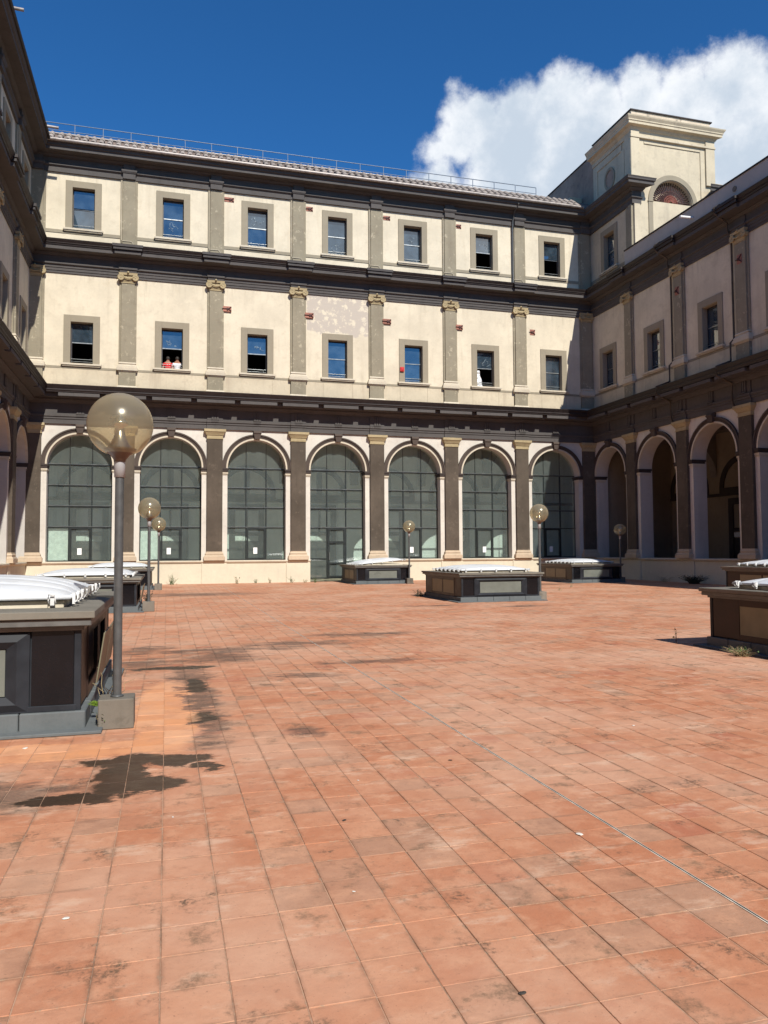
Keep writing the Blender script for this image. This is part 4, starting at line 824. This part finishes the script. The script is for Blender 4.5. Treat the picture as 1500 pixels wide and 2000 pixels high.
flange = mk('pole_flange', MB().lathe([(.0, .272), (.06, .272), (.055, .285), (.04, .288)], 16), 'pole')
def lamp(x, y, label, s=1):
    t = thing('lamp_post', label, 'lamp', (x, y, 0), 0, 'globe lamps on grey poles'); t.scale = (1, 1, s)
    inst('base_block', block, t); inst('pole', polem, t); inst('pole_flange', flange, t); inst('sleeve', slv, t); c = inst('lamp_cup', cupm, t); inst('reflector', refm, c); g = inst('globe', globem, t); return t
lamp(-.43, 7.60, 'nearest globe lamp on a grey pole, its concrete foot beside the near left skylight')
lamp(-.46, 21.95, 'middle globe lamp of the three in the left row, just right of the nearest pole')
lamp(-.33, 34.3, 'farthest globe lamp of the left row, partly behind the middle one')
lamp(11.64, 22.65, 'globe lamp at the right corner of the lone middle skylight')
lamp(11.45, 36.0, 'globe lamp beside the skylight with the tilted dome')
lamp(21.75, 33.7, 'globe lamp in front of the shaded arches at the right corner', .93)

# ------------------------------------------------------------------ two people at the open window
def person(x, shirt, label, lean):
    t = thing('person', label, 'person', (x, YF+.62, 10.0), pi)      # back turned to the courtyard
    def skin(name, V, E, R, mat, sub=2):
        me = bpy.data.meshes.new(name); me.from_pydata(V, E, []); o = bpy.data.objects.new(name, me); link(o, t)
        mo = o.modifiers.new('skin', 'SKIN'); sk = me.skin_vertices[0].data
        for i, r in enumerate(R): sk[i].radius = (r, r*.8) if i in () else (r, r)
        sk[0].use_root = True; m2 = o.modifiers.new('sub', 'SUBSURF'); m2.levels = m2.render_levels = sub; me.materials.append(M[mat]); return o
    L = lean
    V = [(0, 0, .72), (0, -.02, .95), (0, -.03, 1.15), (0, -.02+L, 1.30), (0, L, 1.42), (0, L+.02, 1.50), (0, L+.02, 1.57),
         (-.17, L-.02, 1.27), (-.25, .03, 1.05), (-.22, .2, .90), (-.18, .30, .9), (.17, L-.02, 1.27), (.25, .03, 1.05), (.22, .2, .90), (.18, .30, .9),
         (-.09, .05, .68), (-.11, .42, .62), (-.11, .45, .12), (-.11, .56, .05), (.09, .05, .68), (.11, .42, .62), (.11, .45, .12), (.11, .56, .05)]
    E = [(0, 1), (1, 2), (2, 3), (3, 4), (4, 5), (5, 6), (3, 7), (7, 8), (8, 9), (9, 10), (3, 11), (11, 12), (12, 13), (13, 14), (0, 15), (15, 16), (16, 17), (17, 18), (0, 19), (19, 20), (20, 21), (21, 22)]
    R = [.13, .13, .15, .12, .05, .095, .085, .06, .045, .035, .03, .06, .045, .035, .03, .09, .07, .05, .04, .09, .07, .05, .04]
    skin('body', V, E, R, 'skin')
    V = [(0, 0, .76), (0, -.02, .95), (0, -.03, 1.15), (0, L-.02, 1.29), (-.17, L-.02, 1.265), (-.235, .01, 1.12), (.17, L-.02, 1.265), (.235, .01, 1.12)]
    skin('shirt', V, [(0, 1), (1, 2), (2, 3), (3, 4), (4, 5), (3, 6), (6, 7)], [.165, .165, .185, .14, .085, .065, .085, .065], shirt)
    V = [(0, 0, .70), (-.09, .06, .68), (-.11, .42, .63), (-.11, .45, .2), (.09, .06, .68), (.11, .42, .63), (.11, .45, .2)]
    skin('trousers', V, [(0, 1), (1, 2), (2, 3), (0, 4), (4, 5), (5, 6)], [.16, .115, .085, .07, .115, .085, .07], 'jeans')
    hb = MB().lathe([(.0, 1.655), (.05, 1.645), (.085, 1.61), (.102, 1.56), (.103, 1.51), (.09, 1.47), (.0, 1.47)], 16, (0, L+.0)); obj('hair', hb, 'hair', t)
    return t
person(CX[1]-.20, 'redshirt', 'seated person in a red shirt, back turned, left of two at the open window', .02)
person(CX[1]+.26, 'whiteshirt', 'seated person in a white shirt, back turned, right of two at the open window', .10)
bench = obj('window_bench', MB().box(CX[1]-.7, CX[1]+.7, YF+.45, YF+.85, 10.0, 10.58).box(CX[1]-.7, CX[1]+.7, YF+.44, YF+.86, 10.581, 10.62), 'innerdark'); bench['label'] = 'dark bench inside the open window under the two seated people'; bench['category'] = 'bench'

# ------------------------------------------------------------------ weeds and litter
def weed(name, x, y, label, n=20, h=.3, spread=.15, mat='straw', leafy=0, seed=1, z=0, group=None, r=.0035, cat='weed'):
    rnd = random.Random(seed); t = thing(name, label, cat, (x, y, z), 0, group); b = MB(); lf = MB()
    for k in range(n):
        a = rnd.uniform(0, 2*pi); sp_ = rnd.uniform(.1, 1)*spread; hh = h*rnd.uniform(.35, 1); p0 = Vector((rnd.uniform(-.3, .3)*spread, rnd.uniform(-.3, .3)*spread, 0)); pts = [p0]
        for q in range(1, 5): tt = q/4; pts.append(p0+Vector((cos(a)*sp_*tt**1.5, sin(a)*sp_*tt**1.5, hh*(tt-.25*tt*tt)))+Vector((rnd.uniform(-1, 1), rnd.uniform(-1, 1), 0))*.02*h/.3)
        b.tube(pts, [r, r*.9, r*.8, r*.6, r*.3], 4, True, False)
        for q in range(leafy):
            p = pts[rnd.randint(1, 4)]+Vector((rnd.uniform(-1, 1), rnd.uniform(-1, 1), rnd.uniform(-.5, .8)))*.03; d = Vector((rnd.uniform(-1, 1), rnd.uniform(-1, 1), rnd.uniform(0, 1))).normalized()*rnd.uniform(.015, .035)*(1 if h < .5 else 1.6); s_ = d.cross(Vector((0, 0, 1))).normalized()*.4*d.length
            lf.add([p, p+d*.5+s_, p+d, p+d*.5-s_], [(0, 1, 2, 3)])
    obj('stems', b, mat, t)
    if leafy: obj('leaves', lf, 'leaf' if mat != 'darkweed' else 'darkweed', t)
    return t
weed('weed', .27, 39.55, 'tall leafy weed against the plinth under the second arch', 14, .75, .3, 'leaf', 10, 3, cat='weed', r=.008)
weed('weed', -.54, 8.55, 'dry branching twigs between the near skylight curb and lamp block', 16, .55, .25, 'straw', 0, 4, r=.005)
weed('moss_clump', -.62, 7.78, 'bright green moss clump on the near skylight curb beside the lamp foot', 90, .07, .07, 'moss', 0, 5, z=.16, r=.004, cat='moss')
weed('weed', -.56, 7.50, 'pale dry stem with green tuft in the gap beside the concrete lamp foot', 26, .22, .06, 'straw', 3, 15, r=.004)
weed('weed', 8.28, 9.70, 'straw-coloured bushy weed in the shade by the near right skylight', 90, .20, .27, 'straw', 2, 6, r=.0035)
weed('weed', 8.42, 11.4, 'single thin upright dry stem at the near right skylight corner', 3, .5, .06, 'iron', 3, 7)
weed('weed', 8.55, 25.7, 'small dry bush at the back corner of the lone middle skylight', 40, .35, .35, 'darkweed', 3, 8, r=.006)
weed('weed', 23.6, 30.6, 'dark bush at the foot of the shaded right-hand wall', 120, .55, .7, 'darkweed', 5, 9, r=.01)
weed('weed', 23.5, 32.6, 'pale thin grass left of the dark bush by the right-hand wall', 40, .45, .6, 'straw', 0, 10, r=.004)
weed('weed', -.55, 25.0, 'weed spilling from behind the second left skylight beside its lamp', 40, .5, .18, 'darkweed', 5, 21, r=.006)
for k, x in enumerate((4.4, 5.1, 6.2, 6.9, 7.4, 3.4)):
    weed('weed', x, 39.7-.12*k % 3, ['small grass tuft under the third arch, leftmost of a row', 'small green tuft under the third arch, second of a row', 'grass tuft by the third pilaster foot', 'tall grass tuft left of the glass door', 'short grass tuft at the glass door threshold', 'lone tuft under the second pilaster from the left'][k], 14, .28+.12*(k % 3), .18, 'straw' if k % 2 else 'leaf', 4, 30+k, group='tufts along the far plinth', r=.005)
for k, (x, y) in enumerate(((13.2, 31.5), (15.0, 27.5), (16.8, 29.8))):
    weed('weed', x, y, ['dry sprig on the paving right of the middle lamp, leftmost', 'dry sprig on the paving between middle lamp and right wall, nearest', 'dry sprig on the paving nearest the right wall'][k], 8, .3, .2, 'straw', 0, 50+k, r=.006)
pebm = []
for q in range(3):
    bm = bmesh.new(); bmesh.ops.create_icosphere(bm, subdivisions=2, radius=.5)
    for v in bm.verts: v.co *= random.uniform(.85, 1.1); v.co.z *= .3
    me = bpy.data.meshes.new('pebble'); bm.to_mesh(me); bm.free(); me.materials.append(M['stone' if q != 2 else 'innerdark']); pebm.append(me)
LIT = [(-.41, 3.70, .022, 0, 'pale oval dropping on the tiles in the left foreground'), (.18, 2.62, .02, 0, 'pale dropping on a stained tile at the bottom of the picture, left'), (.86, 3.6, .012, 0, 'pale speck on a tile near the centre foreground'), (1.03, 4.55, .02, 2, 'dark dry leaf scrap on a tile left of the metal joint'), (2.25, 3.95, .03, 0, 'pale fragment on the mossy tile beside the metal joint'), (1.25, 2.62, .02, 2, 'small dark twig scrap in the foreground right of centre'), (.05, 4.9, .012, 0, 'white speck on the tiles just below the damp patch'), (2.1, 5.6, .02, 2, 'dark leaf scrap near the joint in the middle distance'), (-1.1, 6.95, .035, 0, 'pale pebble at the foot of the near left skylight'), (1.3, 5.3, .012, 0, 'tiny pale chip on the tiles left of the metal joint'), (4.1, 6.2, .02, 0, 'pale chip on the tiles right of the metal joint')]
for k, (x, y, r_, q, lab) in enumerate(LIT):
    o = link(bpy.data.objects.new('pebble' if q != 2 else 'dry_leaf', pebm[q])); o.location = (x, y, .004); o.scale = (r_*1.6, r_, r_); o.rotation_euler = (0, 0, k*1.3); o['label'] = lab; o['category'] = 'litter'
S.render.engine = 'CYCLES'
S.cycles.max_bounces = 8; S.cycles.transparent_max_bounces = 16
